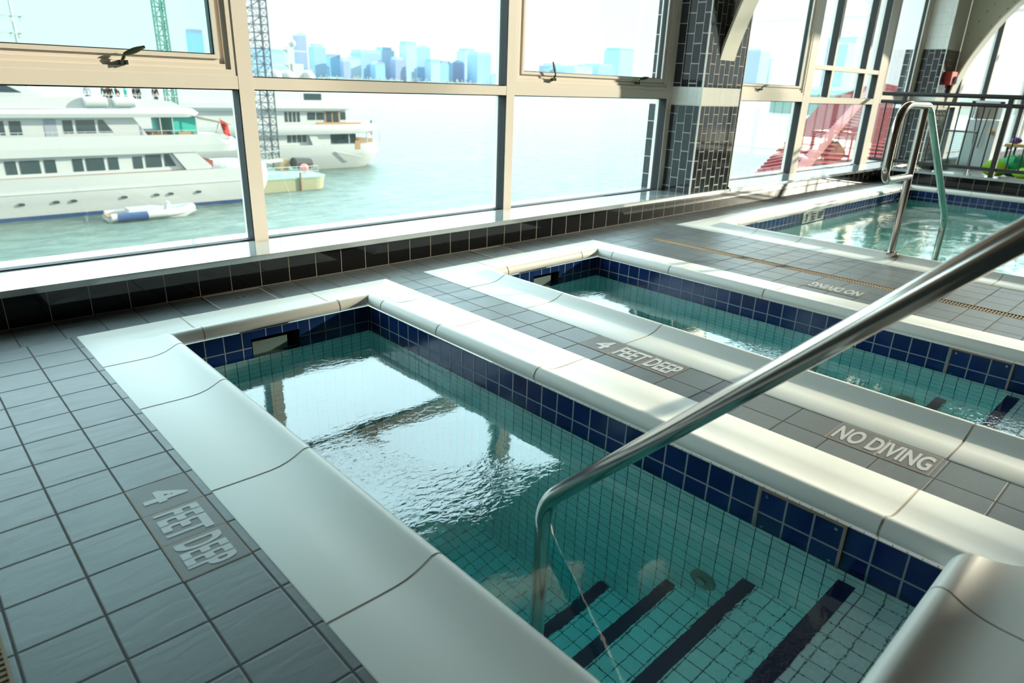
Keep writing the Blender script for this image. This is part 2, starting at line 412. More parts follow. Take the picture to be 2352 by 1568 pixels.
# ------------------------------------------------------------ windows
def handle(par, x, z, ang, y=YW):
    m = MB(); m.box(x-.016, x-.006, y-.03, y+.002, z-.032, z-.012); m.box(x+.006, x+.016, y-.03, y+.002, z-.032, z-.012)
    m.tube([(x-.011, y-.02, z-.022), (x, y-.028, z+.0), (x+.004*cos(ang), y-.032, z+.012)], [.006, .008, .008], 8)
    L = .10; dx, dz = cos(ang), sin(ang)
    rings = []
    for i in range(7):
        t = i/6; w = .006+.007*sin(pi*min(1, t*1.05))
        c = Vector((x+dx*L*t, y-.034-.014*t, z+.012+dz*L*t)); nx = Vector((-dz, 0, dx))
        rings.append([c+nx*w, c+Vector((0, -.004, 0)), c-nx*w, c+Vector((0, .004, 0))])
    m.loft(rings)
    m.build('handle', 'bronze', par, smooth=True)
def bay(n, x0, x1, zt=(.985, 1.05), top=2.34, sash=False, handles=(), grid=False, z0=SZ, y=YW, tint='glass', ml=.05, right=True):
    """one bay: x0..x1 clear opening between mullions; right mullion belongs to it"""
    w = thing('window_%d' % n, None, None, (x0, y, z0), kind='structure')
    m = MB()
    if right: m.box(x1, x1+ml, y, y+.12, z0-.01, top)
    m.box(x0, x1, y+.001, y+.11, zt[0], zt[1])
    m.box(x0, x1, y+.001, y+.11, top-.05, top)
    m.build('frame', 'frame', w, bevel=.002)
    g = MB(); t = .014
    for a, b, c, d in ((x0, x1, z0, zt[0]), (x0, x1, zt[1], top-.05)):
        if sash and c > .9: continue
        g.box(a, a+t*.6, y+.05, y+.085, c, d); g.box(b-t*.3, b+.001, y+.006, y+.085, c, d); g.box(a, b, y+.05, y+.085, d-t*.5, d); g.box(a, b, y+.03, y+.085, c-.001, c+.006)
    g.build('gasket', 'gasket', w)
    p = MB(); p.box(x0+.004, x1-.002, y+.062, y+.068, z0, zt[0]-.004); p.build('pane', tint, w)
    if sash:
        f = MB(); steps = ((0., .0), (.028, .012), (.055, .024), (.085, .036))
        # stepped casement frame, outer steps nearest the room
        def ring(i0, i1, ya, yb, a0, a1, b0, b1):
            f.box(a0+i0, a1-i0, ya, yb, b0+i0, b0+i1); f.box(a0+i0, a1-i0, ya, yb, b1-i1, b1-i0)
            f.box(a0+i0, a0+i1, ya, yb, b0+i1, b1-i1); f.box(a1-i1, a1-i0, ya, yb, b0+i1, b1-i1)
        a0, a1, b0, b1 = x0, x1, zt[1], top-.05
        ring(0, .030, y+.004, y+.09, a0, a1, b0, b1); ring(.030, .055, y+.014, y+.09, a0, a1, b0, b1)
        ring(.055, .078, y+.024, y+.09, a0, a1, b0, b1); 
        f.build('sash', 'frame', w, bevel=.0015)
        ff = MB(); f = ff; ring(.079, .098, y+.012, y+.085, a0, a1, b0, b1)
        so = ff.build('sash', 'frame', w, bevel=.0015)
        gg = MB(); f = gg; ring(.098, .103, y+.03, y+.07, a0, a1, b0, b1); gg.build('gasket', 'gasket', w)
        p = MB(); p.box(a0+.1, a1-.1, y+.05, y+.056, b0+.1, b1-.1); p.build('pane', 'sash_glass' if n < 3 else tint, w)
    elif grid:
        f = MB(); zc = 1.345
        for q in grid: f.box(q-.025, q+.025, y+.004, y+.1, zt[1], top-.05)
        f.box(x0, x1, y+.002, y+.1, zc, zc+.05); f.build('glazing_bar', 'frame', w, bevel=.002)
        f = MB()
        for q in grid: f.box(q-.04, q-.025, y+.01, y+.08, zt[1], top-.05)
        f.build('gasket', 'gasket', w)
        p = MB(); p.box(x0+.004, x1-.002, y+.062, y+.068, zt[1]+.003, top-.052); p.build('pane', tint, w)
    else:
        p = MB(); p.box(x0+.004, x1-.002, y+.062, y+.068, zt[1]+.003, top-.052); p.build('pane', tint, w)
    for (hx, hz, ang) in handles: handle(w, hx, hz, ang, y+.012)
    return w
bay(0, -3.8, -1.2)
bay(1, -.45, 1.52, sash=True, handles=[(.985, 1.115, radians(22))], tint='glass', ml=.08, zt=(.985, 1.05))
bay(2, 1.60, 3.43, ml=.075, zt=(.985, 1.045))
bay(3, 3.505, 5.39, sash=True, handles=[(3.90, 1.125, radians(120)), (4.93, 1.125, radians(8))], ml=.065)
bay(4, 6.12, 8.07, sash=True, handles=[(7.05, 1.12, radians(10))], top=2.9, ml=.17)
bay(5, 8.24, 10.18, grid=(8.75, 9.75), top=2.9, ml=.22, zt=(.97, 1.04))
bay(6, 10.42, 11.62, sash=True, handles=[(11.0, 1.12, radians(10))], top=2.9, ml=.05)
bay(7, 12.36, 13.9, top=2.9, ml=.15, zt=(.95, 1.02))
bay(8, 14.05, 15.6, top=2.9, ml=.15, zt=(.95, 1.02))
bay(9, 15.75, 18.8, top=2.9, ml=.15, zt=(.95, 1.02))
struct('trim_3', MB().box(5.47, FX1, 3.74, 4.0, 2.9, 8.6), 'frame')

# pillars
def pillar(x0, x1, yf, band, ztop, name_label):
    t = thing('pillar', name_label, 'pillar', ((x0+x1)/2, yf+.25, SZ-.03))
    us, vs = .08, .16; yb = 3.98
    def seg(z0, z1, mat, us, vs, vo, nm):
        m = MB(); m.rect((x0, yf, z0), (x1-x0, 0, 0), (0, 0, z1-z0), us, vs, 0, vo)
        m.rect((x0, yb, z0), (0, yf-yb, 0), (0, 0, z1-z0), us, vs, 0, vo); m.rect((x1, yf, z0), (0, yb-yf, 0), (0, 0, z1-z0), us, vs, 0, vo)
        m.build(nm, mat, t)
    seg(SZ-.03, band[0], 'pillar_tile', us, vs, 0, 'dark_tiling'); seg(band[0], band[1], 'pillar_white', .1, .5, 0, 'white_band')
    seg(band[1], ztop, 'pillar_tile', us, vs, .3, 'dark_tiling'); seg(ztop, 8.59, 'pillar_white', .1, .16, 0, 'white_tiling')
    m = MB(); m.box(x0-.006, x0+.006, yf-.006, yf+.006, SZ-.03, 6.); m.box(x1-.006, x1+.006, yf-.006, yf+.006, SZ-.03, 6.); m.build('corner_trim', 'pillar_white', t)
    return t
pillar(5.455, 6.12, YC-.005, (.935, 1.09), 1.80, 'dark tiled pillar between the windows beside the middle pool with white band')
pillar(11.67, 12.36, YC-.005, (.92, 1.10), 1.74, 'dark tiled pillar behind the black railing at the far end')
pillar(-1.2, -.45, YC-.005, (.935, 1.09), 1.80, 'dark tiled pillar left of the window with the yacht')
o = MB().ball((6.09, YC-.03, SZ+.01), .012).build('round_stop', 'black_metal', origin=(6.09, YC-.03, SZ), smooth=True); tag(o, 'small black stop on the sill at the right foot of the near pillar', 'door stop')

# arches: curved steel foot standing in front of each pillar
def archrib(xc, pts, w, label):
    t = thing('steel_arch', label, 'arch', (xc, pts[0][0], pts[0][1]))
    # smooth curve through the points
    P = []
    for i in range(len(pts)-1):
        p0 = Vector(pts[max(i-1, 0)]); p1 = Vector(pts[i]); p2 = Vector(pts[i+1]); p3 = Vector(pts[min(i+2, len(pts)-1)])
        for k in range(6):
            s = k/6; P.append(.5*((2*p1)+(-p0+p2)*s+(2*p0-5*p1+4*p2-p3)*s*s+(-p0+3*p1-3*p2+p3)*s**3))
    P.append(Vector(pts[-1]))
    m = MB(); rings = []
    for i, p in enumerate(P):
        d = (P[min(i+1, len(P)-1)]-P[max(i-1, 0)]).normalized(); n = Vector((-d.y, d.x))
        q = p+n*-.022
        rings.append([(xc-w/2, p.x, p.y), (xc+w/2, p.x, p.y), (xc+w/2, q.x, q.y), (xc-w/2, q.x, q.y)])
    m.loft(rings); m.build('flange', 'arch_edge', t)
    yb = YC-.012
    m = MB()
    for i in range(len(P)-1):
        a, b = P[i], P[i+1]
        A = [(xc-.012, a.x, a.y), (xc-.012, b.x, b.y), (xc-.012, yb, b.y), (xc-.012, yb, a.y)]
        B = [(xc+.012, *q[1:]) for q in A]
        if a.x < yb: m.face(A); m.face(B[::-1])
    m.build('web', 'arch', t)
    for i in range(4, len(P)-1, 4):
        c = P[i]
        for (a, b) in ((.07, .03), (.24, .1)):
            if c.x+a < yb: MB().ball((xc-.012, c.x+a, c.y+b), .016, 8).build('rivet', 'arch', t, smooth=True)
archrib(5.8, [(3.435, 1.32), (3.40, 1.46), (3.34, 1.64), (3.27, 1.82), (3.10, 2.12), (2.8, 2.5), (2.3, 2.95), (1.6, 3.4), (.6, 3.8)], .24, 'cream steel arch foot rising from the near tiled pillar')
archrib(12.3, [(3.43, .95), (3.40, 1.15), (3.36, 1.34), (3.27, 1.61), (3.14, 1.88), (3.01, 2.11), (2.90, 2.26), (2.78, 2.40), (2.4, 2.75), (1.6, 3.3), (.6, 3.8)], .26, 'cream riveted steel arch at the far end, above the railing')

# far end glazing
w = thing('window_10', None, None, (FX1, 0, 0), kind='structure')
struct('wall_far', MB().box(FX1, FX1+.2, FY0, -7.1, 0, 8.6), 'room')
m = MB()
for y in (-7.06, -5.2, -3.2, -1.2, .8, 3.7): m.box(FX1, FX1+.12, y-.03, y+.03, 0, 8.6)
for z in (.95, 2.9, 8.5): m.box(FX1+.002, FX1+.11, -7.1, 3.9, z, z+.07)
m.build('frame', 'frame', w)
MB().box(FX1+.05, FX1+.056, -7.1, 3.9, 0, 8.6).build('pane', 'glass', w)
struct('wall_sun_blocker', MB().prism_x([(FY0, 5.82), (-3.85, 5.82), (-3.85, 6.5), (-4.7, 6.5), (-4.7, 8.6), (FY0, 8.6)], FX1-.12, FX1-.02), 'room')  # unseen stepped wall added to keep sun off left deck and window strip

# ------------------------------------------------------------ pools
PROF = [(0, -.02), (0, .001), (.004, .003), (.12, .0015), (.165, .002), (.195, .005), (.220, .011), (.240, .019), (.256, .027), (.268, .033), (.282, .034), (.294, .028), (.302, .017), (.307, .003), (.306, -.010), (.300, -.019), (.288, -.024), (.270, -.025)]
def coping(par, x0, x1, y0, y1, joints_y, joints_x, sides='LRWN'):
    g = .0036
    def stones(mb, cuts, fn, gap, prof):
        for a, b in zip(cuts[:-1], cuts[1:]):
            ra = [fn(a+(gap if a != cuts[0] else 0), w, z, a == cuts[0], 0) for w, z in prof]
            rb = [fn(b-(gap if b != cuts[-1] else 0), w, z, False, b == cuts[-1]) for w, z in prof]
            i = len(mb.v); n = len(prof); mb.v += ra+rb
            for k in range(n-1): mb.f.append((i+k, i+k+1, i+n+k+1, i+n+k)); mb.uv.append([(0, 0)]*4)
            mb.f.append(tuple(i+k for k in range(n))[::-1]); mb.uv.append([(0, 0)]*n); mb.f.append(tuple(i+n+k for k in range(n))); mb.uv.append([(0, 0)]*n)
    fns = {
     'L': lambda s, w, z, st, en: (x0+w, max(y0+w, min(y1-w, s)) if (st or en) else s, z),
     'R': lambda s, w, z, st, en: (x1-w, max(y0+w, min(y1-w, s)) if (st or en) else s, z),
     'W': lambda s, w, z, st, en: (max(x0+w, min(x1-w, s)) if (st or en) else s, y1-w, z),
     'N': lambda s, w, z, st, en: (max(x0+w, min(x1-w, s)) if (st or en) else s, y0+w, z)}
    mb = MB(); jb = MB(); low = [(w+(-.002 if w > .2 else 0), z-.0018) for w, z in PROF]
    for sd_ in sides:
        cuts = [y0]+sorted(joints_y)+[y1] if sd_ in 'LR' else [x0]+sorted(joints_x)+[x1]
        stones(mb, cuts, fns[sd_], g, PROF); stones(jb, [cuts[0], cuts[-1]], fns[sd_], 0, low)
    o = mb.build('coping', 'coping', par, smooth=True)
    jb.build('joint', 'joint', par, smooth=True)
    return o
def pool(par, x0, x1, y0, y1, zf, steps=None, skim=None, panel=None, jet=None, wmat='water', bs=.0815, jy=(), jx=()):
    coping(par, x0, x1, y0, y1, jy, jx)
    a0, a1, b0, b1 = x0+CW, x1-CW, y0+CW, y1-CW
    zt, zb = -.022, -.022-2*.08+.004
    ws = .053
    # walls (blue band on top, small tiles below), inward facing planes
    def wall(mb, z0, z1, us, vs, vo, cut=None):
        H_ = z1-z0
        mb.rect((a1, b0, z0), (0, b1-b0, 0), (0, 0, H_), us, vs, 0, vo); mb.rect((a0, b1, z0), (0, b0-b1, 0), (0, 0, H_), us, vs, 0, vo)
        mb.rect((a0, b0, z0), (a1-a0, 0, 0), (0, 0, H_), us, vs, 0, vo)
        if cut:
            c0, c1, cz0, cz1 = cut
            for (p, q, r, s_) in ((c1, a1, z0, z1), (a0, c0, z0, z1)):
                mb.rect((q, b1, r), (p-q, 0, 0), (0, 0, s_-r), us, vs, (a1-q)/us, vo)
            if cz1 < z1: mb.rect((c1, b1, cz1), (c0-c1, 0, 0), (0, 0, z1-cz1), us*.97, vs, 0, vo+(cz1-z0)/vs)
            if cz0 > z0: mb.rect((c1, b1, z0), (c0-c1, 0, 0), (0, 0, cz0-z0), us, vs, 0, vo)
        else: mb.rect((a1, b1, z0), (a0-a1, 0, 0), (0, 0, H_), us, vs, 0, vo)
    cut = (skim[0], skim[1], -.150, -.068) if skim else None
    mb = MB(); wall(mb, zb, zt, bs, .08, 0.05, cut)
    mb.build('waterline_tiles', 'blue', par)
    mb = MB(); wall(mb, zf, zb, ws, .053, 0); mb.rect((a0, b0, zf), (a1-a0, 0, 0), (0, b1-b0, 0), ws, .053)
    mb.build('basin', 'white_tile', par)
    if skim:
        k = MB(); s0, s1 = skim; y = b1
        k.box(s0, s1, y+.12, y+.13, -.17, -.05); k.box(s0, s1, y, y+.13, -.165, -.150); k.box(s0, s1, y, y+.13, -.068, -.062)
        k.box(s0-.004, s0, y, y+.13, -.165, -.062); k.box(s1, s1+.004, y, y+.13, -.165, -.062)
        sk = k.build('skimmer_opening', 'dark', par)
        k = MB(); k.box(s0+.004, s1-.05, y+.02, y+.04, -.15, -.085); k.build('weir_flap', 'weir', sk)
    if panel:
        p0, p1 = panel; k = MB(); x = a1-.006
        k.rect((x, p0, zb+.008), (0, p1-p0, 0), (0, 0, zt-zb-.012), (p1-p0)/3, .08, 0, .15)
        k.box(x+.0005, a1, p0, p1, zb+.008, zt-.004)
        pn = k.build('cover_panel', 'blue', par)
        k = MB(); e = .006
        for (q0, q1, r0, r1) in ((p0-e, p0, zb+.004, zt), (p1, p1+e, zb+.004, zt)): k.box(x-.001, a1, q0, q1, r0, r1)
        k.box(x-.001, a1, p0, p1, zt-.006, zt-.001); k.build('panel_edge', 'rust', pn)
        for yy in (p0+.02, p1-.02):
            for zz in (zt-.02, zb+.03): MB().disc((x-.002, yy, zz), (1, 0, 0), .005, .003, 10).build('screw', 'metal', pn)
    if jet:
        k = MB(); k.disc((a1-.012, jet[0], jet[1]), (1, 0, 0), .045, .014, 24); j = k.build('return_jet', 'sill_edge', par, smooth=True)
        k = MB(); k.disc((a1-.022, jet[0], jet[1]), (1, 0, 0), .018, .012, 16); k.build('nozzle', 'metal', j, smooth=True)
    if steps:
        yprev = b0
        for i, (yn, z) in enumerate(steps):
            sb = MB(); ys = yn+.0225
            sb.rect((a0, yprev-.002, z), (a1-a0, 0, 0), (0, ys-yprev-.043, 0), ws, .053)
            sb.rect((a1, ys, zf), (a0-a1, 0, 0), (0, 0, z-zf-.02), ws, .053)
            st = sb.build('step', 'white_tile', par)
            nb = MB(); nb.box(a0, a1, ys-.046, ys+.001, z-.022, z+.001); nb.build('nosing', 'navy', st)
            yprev = ys
    wb = MB(); e = .006; zb2 = zf-.01
    wb.box(a0-e, a1+e, b0-e, b1+e, zb2, ZW)
    wo_ = wb.build('water', wmat, par); return wo_
STEPS = [(.431, -.235), (.694, -.52), (.957, -.81), (1.228, -1.11)]
JY = (.39, 1.03, 1.66, 2.29, 2.745)
t1 = thing('plunge_pool', 'nearest narrow blue-edged plunge pool with white coping, reflecting the windows', 'pool', (1.25, 1.5, 0))
pool(t1, *P1, YN, YO, -1.42, STEPS, (1.10, 1.325), (.468, .707), (.84, -.66), jy=JY, jx=(.90, 1.55))
t2 = thing('plunge_pool', 'second narrow plunge pool beyond the strip marked NO DIVING', 'pool', (3.04, 1.5, 0))
pool(t2, *P2, YN, YO, -1.42, STEPS, (2.90, 3.125), (.468, .707), (.84, -.66), jy=JY, jx=(2.68, 3.35))
t3 = thing('hot_tub_pool', 'wide bubbling pool at the far right with a looped steel handrail', 'pool', (7.4, 1.2, 0))
pool(t3, *P3, -.8, YO, -1.05, None, None, None, None, 'water3', jy=(.25, .88, 1.5, 2.2, 2.57), jx=(5.37, 6.05, 6.72, 7.4, 8.1, 8.8, 9.4))
for i, (xs, z) in enumerate(((5.55, -.30), (5.9, -.55), (6.25, -.8))):
    m = MB(); x0 = 5.185 if i == 0 else (5.55, 5.9)[i-1]
    m.rect((x0, .9, z), (xs-x0-.045, 0, 0), (0, 1.3, 0), .041, .041); m.rect((xs, .9, -1.05), (0, 1.3, 0), (0, 0, z+1.05), .041, .041)
    m.rect((xs, 2.2, -1.05), (x0-xs, 0, 0), (0, 0, z+1.05), .041, .041)
    st = m.build('step', 'white_tile', t3); MB().box(xs-.045, xs+.001, .9, 2.2, z-.02, z+.001).build('nosing', 'navy', st)
# depth tile on the hot tub wall
def text_mesh(body, size, origin, right, up, mat, parent, name='lettering', sx=1., align='LEFT', bold=.0, raise_=.0008):
    cu = bpy.data.curves.new('t', 'FONT'); cu.body = body; cu.size = 1.; cu.align_x = align; cu.offset = bold; cu.extrude = 0
    o = bpy.data.objects.new('t', cu); COL.objects.link(o)
    dg = bpy.context.evaluated_depsgraph_get(); me = bpy.data.meshes.new_from_object(o.evaluated_get(dg))
    bpy.data.objects.remove(o)
    r, u = Vector(right).normalized(), Vector(up).normalized(); n = r.cross(u); O = Vector(origin); B = WL[parent]
    capH = .70
    for v in me.vertices:
        p = O + r*(v.co.x*size/capH*sx) + u*(v.co.y*size/capH) + n*raise_; v.co = p-B
    me.materials.clear(); me.materials.append(M[mat]); me.name = name
    ob = bpy.data.objects.new(name, me); COL.objects.link(ob); ob.parent = parent; WL[ob] = B
    return ob
def text_fit(body, length, height, origin, right, up, mat, parent, bold=.02, raise_=.0008):
    ob = text_mesh(body, height, origin, right, up, mat, parent, bold=bold, raise_=raise_)
    r = Vector(right).normalized(); O = Vector(origin); B = WL[parent]
    xs = [(v.co+B-O).dot(r) for v in ob.data.vertices]; x0, x1 = min(xs), max(xs); k = length/(x1-x0)
    for v in ob.data.vertices:
        d = (v.co+B-O).dot(r); v.co = v.co + r*((d-x0)*k-d)
    return ob
yy = YO-CW-.004; xx = 6.62
t = thing('depth_tile', 'white depth marker tiles on the far pool wall reading 3 FEET DEEP', 'sign', (xx, yy, -.13))
for i, s in enumerate(('3', 'FEET', 'DEEP')):
    MB().box(xx+i*.16, xx+i*.16+.157, yy, yy+.004, -.132, -.026).build('tile', 'white', t)
    text_fit(s, .05 if i == 0 else .12, .07, (xx+i*.16+(.055 if i == 0 else .02), yy-.001, -.115), (1, 0, 0), (0, 0, 1), 'black_letter', t)

# ------------------------------------------------------------ deck markers
def marker(x0, x1, ytop, n, pitch, words, label, flip=False):
    """row of tiles running towards the camera (-Y); words = list of (text, start, length)"""
    t = thing('deck_marker', label, 'sign', ((x0+x1)/2, ytop-n*pitch/2, 0))
    for i in range(n):
        m = MB(); m.rect((x0, ytop-(i+1)*pitch, .0012), (x1-x0, 0, 0), (0, pitch, 0), x1-x0, pitch)
        m.build('tile', 'marker', t)
    hgt = (x1-x0)*.66
    for (w_, s0, L) in words:
        if not flip: text_fit(w_, L, hgt, (x0+(x1-x0)*.17, ytop-s0, .0015), (0, -1, 0), (1, 0, 0), 'letter', t, bold=.03)
        else: text_fit(w_, L, hgt, (x1-(x1-x0)*.17, ytop-s0, .0015), (0, 1, 0), (-1, 0, 0), 'letter', t, bold=.03)
    return t
marker(.309, .462, 1.805, 3, .1525, [('4', .05, .062), ('FEET', .165, .128), ('DEEP', .318, .125)], 'grey deck tiles lettered 4 FEET DEEP left of the nearest pool')
marker(2.115, 2.270, 1.793, 3, .157, [('4', .05, .065), ('FEET', .165, .14), ('DEEP', .322, .14)], 'grey deck tiles lettered 4 FEET DEEP between the two narrow pools')
marker(2.115, 2.270, .710, 2, .157, [('NO DIVING', .012, .29)], 'grey deck tiles lettered NO DIVING between the two narrow pools')
marker(3.905, 4.055, 1.61, 2, .157, [('NO DIVING', .302, .29)], 'upside down NO DIVING deck tiles beside the slotted floor drain', flip=True)

# drains
def drain(x0, x1, y0, y1, label, pitch=.016):
    t = thing('floor_drain', label, 'drain', ((x0+x1)/2, (y0+y1)/2, 0))
    m = MB(); m.box(x0, x0+.006, y0, y1, -.03, .001); m.box(x1-.006, x1, y0, y1, -.03, .001); m.box(x0, x1, y0, y0+.006, -.03, .001); m.box(x0, x1, y1-.006, y1, -.03, .001)
    m.build('rim', 'rust', t)
    MB().box(x0, x1, y0, y1, -.05, -.03).build('channel', 'dark', t)
    m = MB(); y = y0+.01
    while y < y1-.01: m.box(x0+.006, x1-.006, y, y+pitch*.5, -.010, -.001); y += pitch
    xm = (x0+x1)/2; m.box(xm-.003, xm+.003, y0, y1, -.008, -.0012)
    m.build('grate', 'rust', t)
drain(*DRR[:2], DRR[2], DRR[3], 'narrow slotted drain in the floor between second pool and far pool')
drain(*DRL[:2], -1.5, DRL[3], 'dark slotted drain at the bottom left corner of the deck')
# access covers
for (x0, x1, y0, y1, lb) in ((1.09, 1.375, 3.172, 3.412, 'square tiled access cover with two finger holes by the nearest pool'), (2.84, 3.10, 3.172, 3.412, 'square tiled access cover with a finger hole by the second pool')):
    t = thing('access_cover', lb, 'access cover', ((x0+x1)/2, (y0+y1)/2, 0))
    m = MB(); m.face([(x0, y0, .002), (x1, y0, .002), (x1, y1, .002), (x0, y1, .002)], [(.1, .1), (.9, .1), (.9, .9), (.1, .9)]); m.build('plate', 'deck', t)
    m = MB(); e = .004
    m.box(x0-e, x1+e, y0-e, y0, 0, .003); m.box(x0-e, x1+e, y1, y1+e, 0, .003); m.box(x0-e, x0, y0, y1, 0, .003); m.box(x1, x1+e, y0, y1, 0, .003); m.build('rim', 'joint', t)
    m = MB(); cx, cy = (x0+x1)/2, (y0+y1)/2
    m.disc((cx-.015, cy, .002), (0, 0, 1), .009, .001); m.disc((cx+.02, cy+.01, .002), (0, 0, 1), .009, .001); m.build('finger_hole', 'dark', t)

# ------------------------------------------------------------ handrails
def stair_rail(x, label):
    t = thing('handrail', label, 'handrail', (x, 1.13, -1.11))
    r = .0243
    path = fillet([(x, 1.135, -1.108), (x, 1.135, -.085), (x, .07, 1.0), (x, -.55, 1.0), (x, -.55, .002)], [.075, .16, .14], 10)
    MB().tube(path, r, 28).build('rail', 'metal', t, smooth=True)
    MB().disc((x, -.55, .001), (0, 0, 1), .05, .02, 24).build('floor_flange', 'metal', t, smooth=True)
    MB().disc((x, 1.135, -1.109), (0, 0, 1), .045, .015, 24).build('step_flange', 'metal', t, smooth=True)
stair_rail(1.235, 'long steel handrail in the foreground running down into the nearest pool')
stair_rail(3.03, 'steel handrail of the second pool mostly behind the foreground rail')
t = thing('handrail', 'looped steel handrail standing at the far wide pool', 'handrail', (5.12, 1.55, 0))
y = 1.55; r = .0243
MB().tube(fillet([(6.22, y, -1.03), (6.22, y, .17), (5.20, y, 1.015), (4.66, y, 1.02), (4.66, y, .565), (5.12, y, .565)], [.10, .07, .2, .09], 10), r, 24).build('looped_rail', 'metal', t, smooth=True)
MB().tube([(5.12, y, .0), (5.12, y, 1.0)], r*.98, 24).build('post', 'metal', t, smooth=True)
m = MB(); m.disc((5.12, y, .03), (0, 0, 1), .043, .02, 20); m.box(5.07, 5.09, y-.015, y+.015, .03, .048); m.build('floor_collar', 'metal', t, smooth=True)

# railing on the far curb
RX = 10.25; y0r, y1r = -.75, 3.66
t = thing('railing', 'black metal railing with thin balusters on the far curb', 'railing', (RX, 1.4, SZ))
for z, rr, nm in ((1.115, .026, 'top_rail'), (1.015, .024, 'middle_rail'), (.265, .022, 'bottom_rail')):
    MB().tube([(RX, y0r, z), (RX, y1r if z > .5 else y1r+.0, z)], rr, 12).build(nm, 'black_metal', t, smooth=True)
y = 3.36
k = 0
while y > y0r+.1:
    if k % 9 == 0:
        MB().box(RX-.028, RX+.028, y-.028, y+.028, SZ, 1.10).build('post', 'black_metal', t)
    else: MB().tube([(RX, y, .265), (RX, y, 1.015)], .0085, 8).build('baluster', 'black_metal', t, smooth=True)
    y -= .131; k += 1
for yy in (3.59, 3.48): MB().tube([(RX, yy, .265), (RX, yy, 1.015)], .0085, 8).build('baluster', 'black_metal', t, smooth=True)

# fire alarm on the far pillar
t = thing('alarm_box', 'small red alarm box fixed to the far tiled pillar', 'alarm', (12.0, YC-.06, 1.38))
MB().box(11.86, 12.10, YC-.10, YC-.006, 1.27, 1.45).build('body', 'red', t, bevel=.01)
MB().box(12.0, 12.13, YC-.14, YC-.10, 1.29, 1.39).build('lamp_housing', 'white', t, bevel=.01)

# white machine, mesh screen and bags behind the railing
t = thing('winch_cabinet', 'tall white machine with cables and orange lamp behind the railing', 'machine', (13.6, 2.4, 0))
MB().box(13.3, 13.9, 2.92, 3.36, 0.0, .78).build('body', 'white', t, bevel=.02)
m = MB()
for yy in (2.92, 3.31): m.box(13.3, 13.36, yy, yy+.05, .8, 1.06)
m.box(13.3, 13.36, 2.92, 3.36, 1.02, 1.07); m.build('head_frame', 'white', t)
MB().box(13.4, 13.6, 2.98, 3.30, .79, 1.0).build('motor', 'sill_edge', t, bevel=.03)
m = MB(); m.tube([(13.28, 3.25, .95), (13.27, 3.2, .4)], .008, 6); m.tube([(13.28, 3.08, .95), (13.27, 3.12, .35)], .008, 6); m.build('cable', 'dark', t)
MB().ball((13.27, 2.98, .60), .035).build('warning_lamp', 'orange', t, smooth=True)
t = thing('mesh_screen', 'pale turquoise wire mesh screen standing behind the railing', 'screen', (12.6, 3.1, 0))
m = MB(); m.box(12.48, 12.52, 2.98, 3.01, 0, .62); m.box(12.48, 12.52, 3.38, 3.41, 0, .62); m.box(12.48, 12.52, 2.98, 3.41, .60, .63); m.build('frame', 'white', t)
m = MB()
for i in range(22):
    a = 3.01+i*.017; m.box(12.497, 12.503, a, a+.004, .02, .6)
for i in range(22): m.box(12.497, 12.503, 3.01, 3.38, .03+i*.026, .034+i*.026)
m.build('wire_mesh', plain('turquoise_mesh', (.30, .65, .62), .6), t)
def bag(name, x, y, z, rx, ry, rz, mat, label, cat):
    m = MB(); n = 14; rings = []
    for k in range(1, 9):
        a = pi*k/9
        rings.append([(x+rx*sin(a)*cos(2*pi*i/n)*(1+.12*sin(3*i+k)), y+ry*sin(a)*sin(2*pi*i/n)*(1+.12*cos(2*i+k)), z+rz*(1-cos(a))*(1+.08*sin(i*2+k))) for i in range(n)])
    m.loft(rings); return tag(m.build(name, mat, smooth=True, origin=(x, y, z)), label, cat)
tb = thing('folding_table', 'low tan table behind the railing carrying bright cloth bundles', 'table', (13.2, 1.75, 0))
MB().box(12.9, 13.5, 1.9, 2.68, .42, .46).build('tabletop', plain('tan_top', (.55, .36, .16), .6), tb)
for lx in (12.93, 13.44):
    for ly in (1.93, 2.62): MB().box(lx, lx+.03, ly, ly+.03, 0, .42).build('leg', 'black_metal', tb)
bag('towel_bundle', 12.62, 2.42, 0.0, .16, .20, .16, 'greenfab', 'dark green cloth bag on the floor at the right edge behind the railing', 'bag')
bag('towel_bundle', 12.4, 2.62, 0.0, .10, .16, .12, 'lime', 'lime green cloth bag left of the dark green one', 'bag')
bag('towel_bundle', 12.4, 2.22, 0.0, .12, .15, .08, 'lime', 'flat lime green cloth bundle right of the dark green bag', 'bag')
bag('towel_bundle', 13.1, 2.58, .46, .09, .07, .05, 'purple', 'purple folded cloth on the left end of the tan table', 'cloth')
bag('towel_bundle', 13.15, 2.3, .46, .14, .18, .07, 'pinkw', 'pale pink towel heap on the tan table', 'towel')

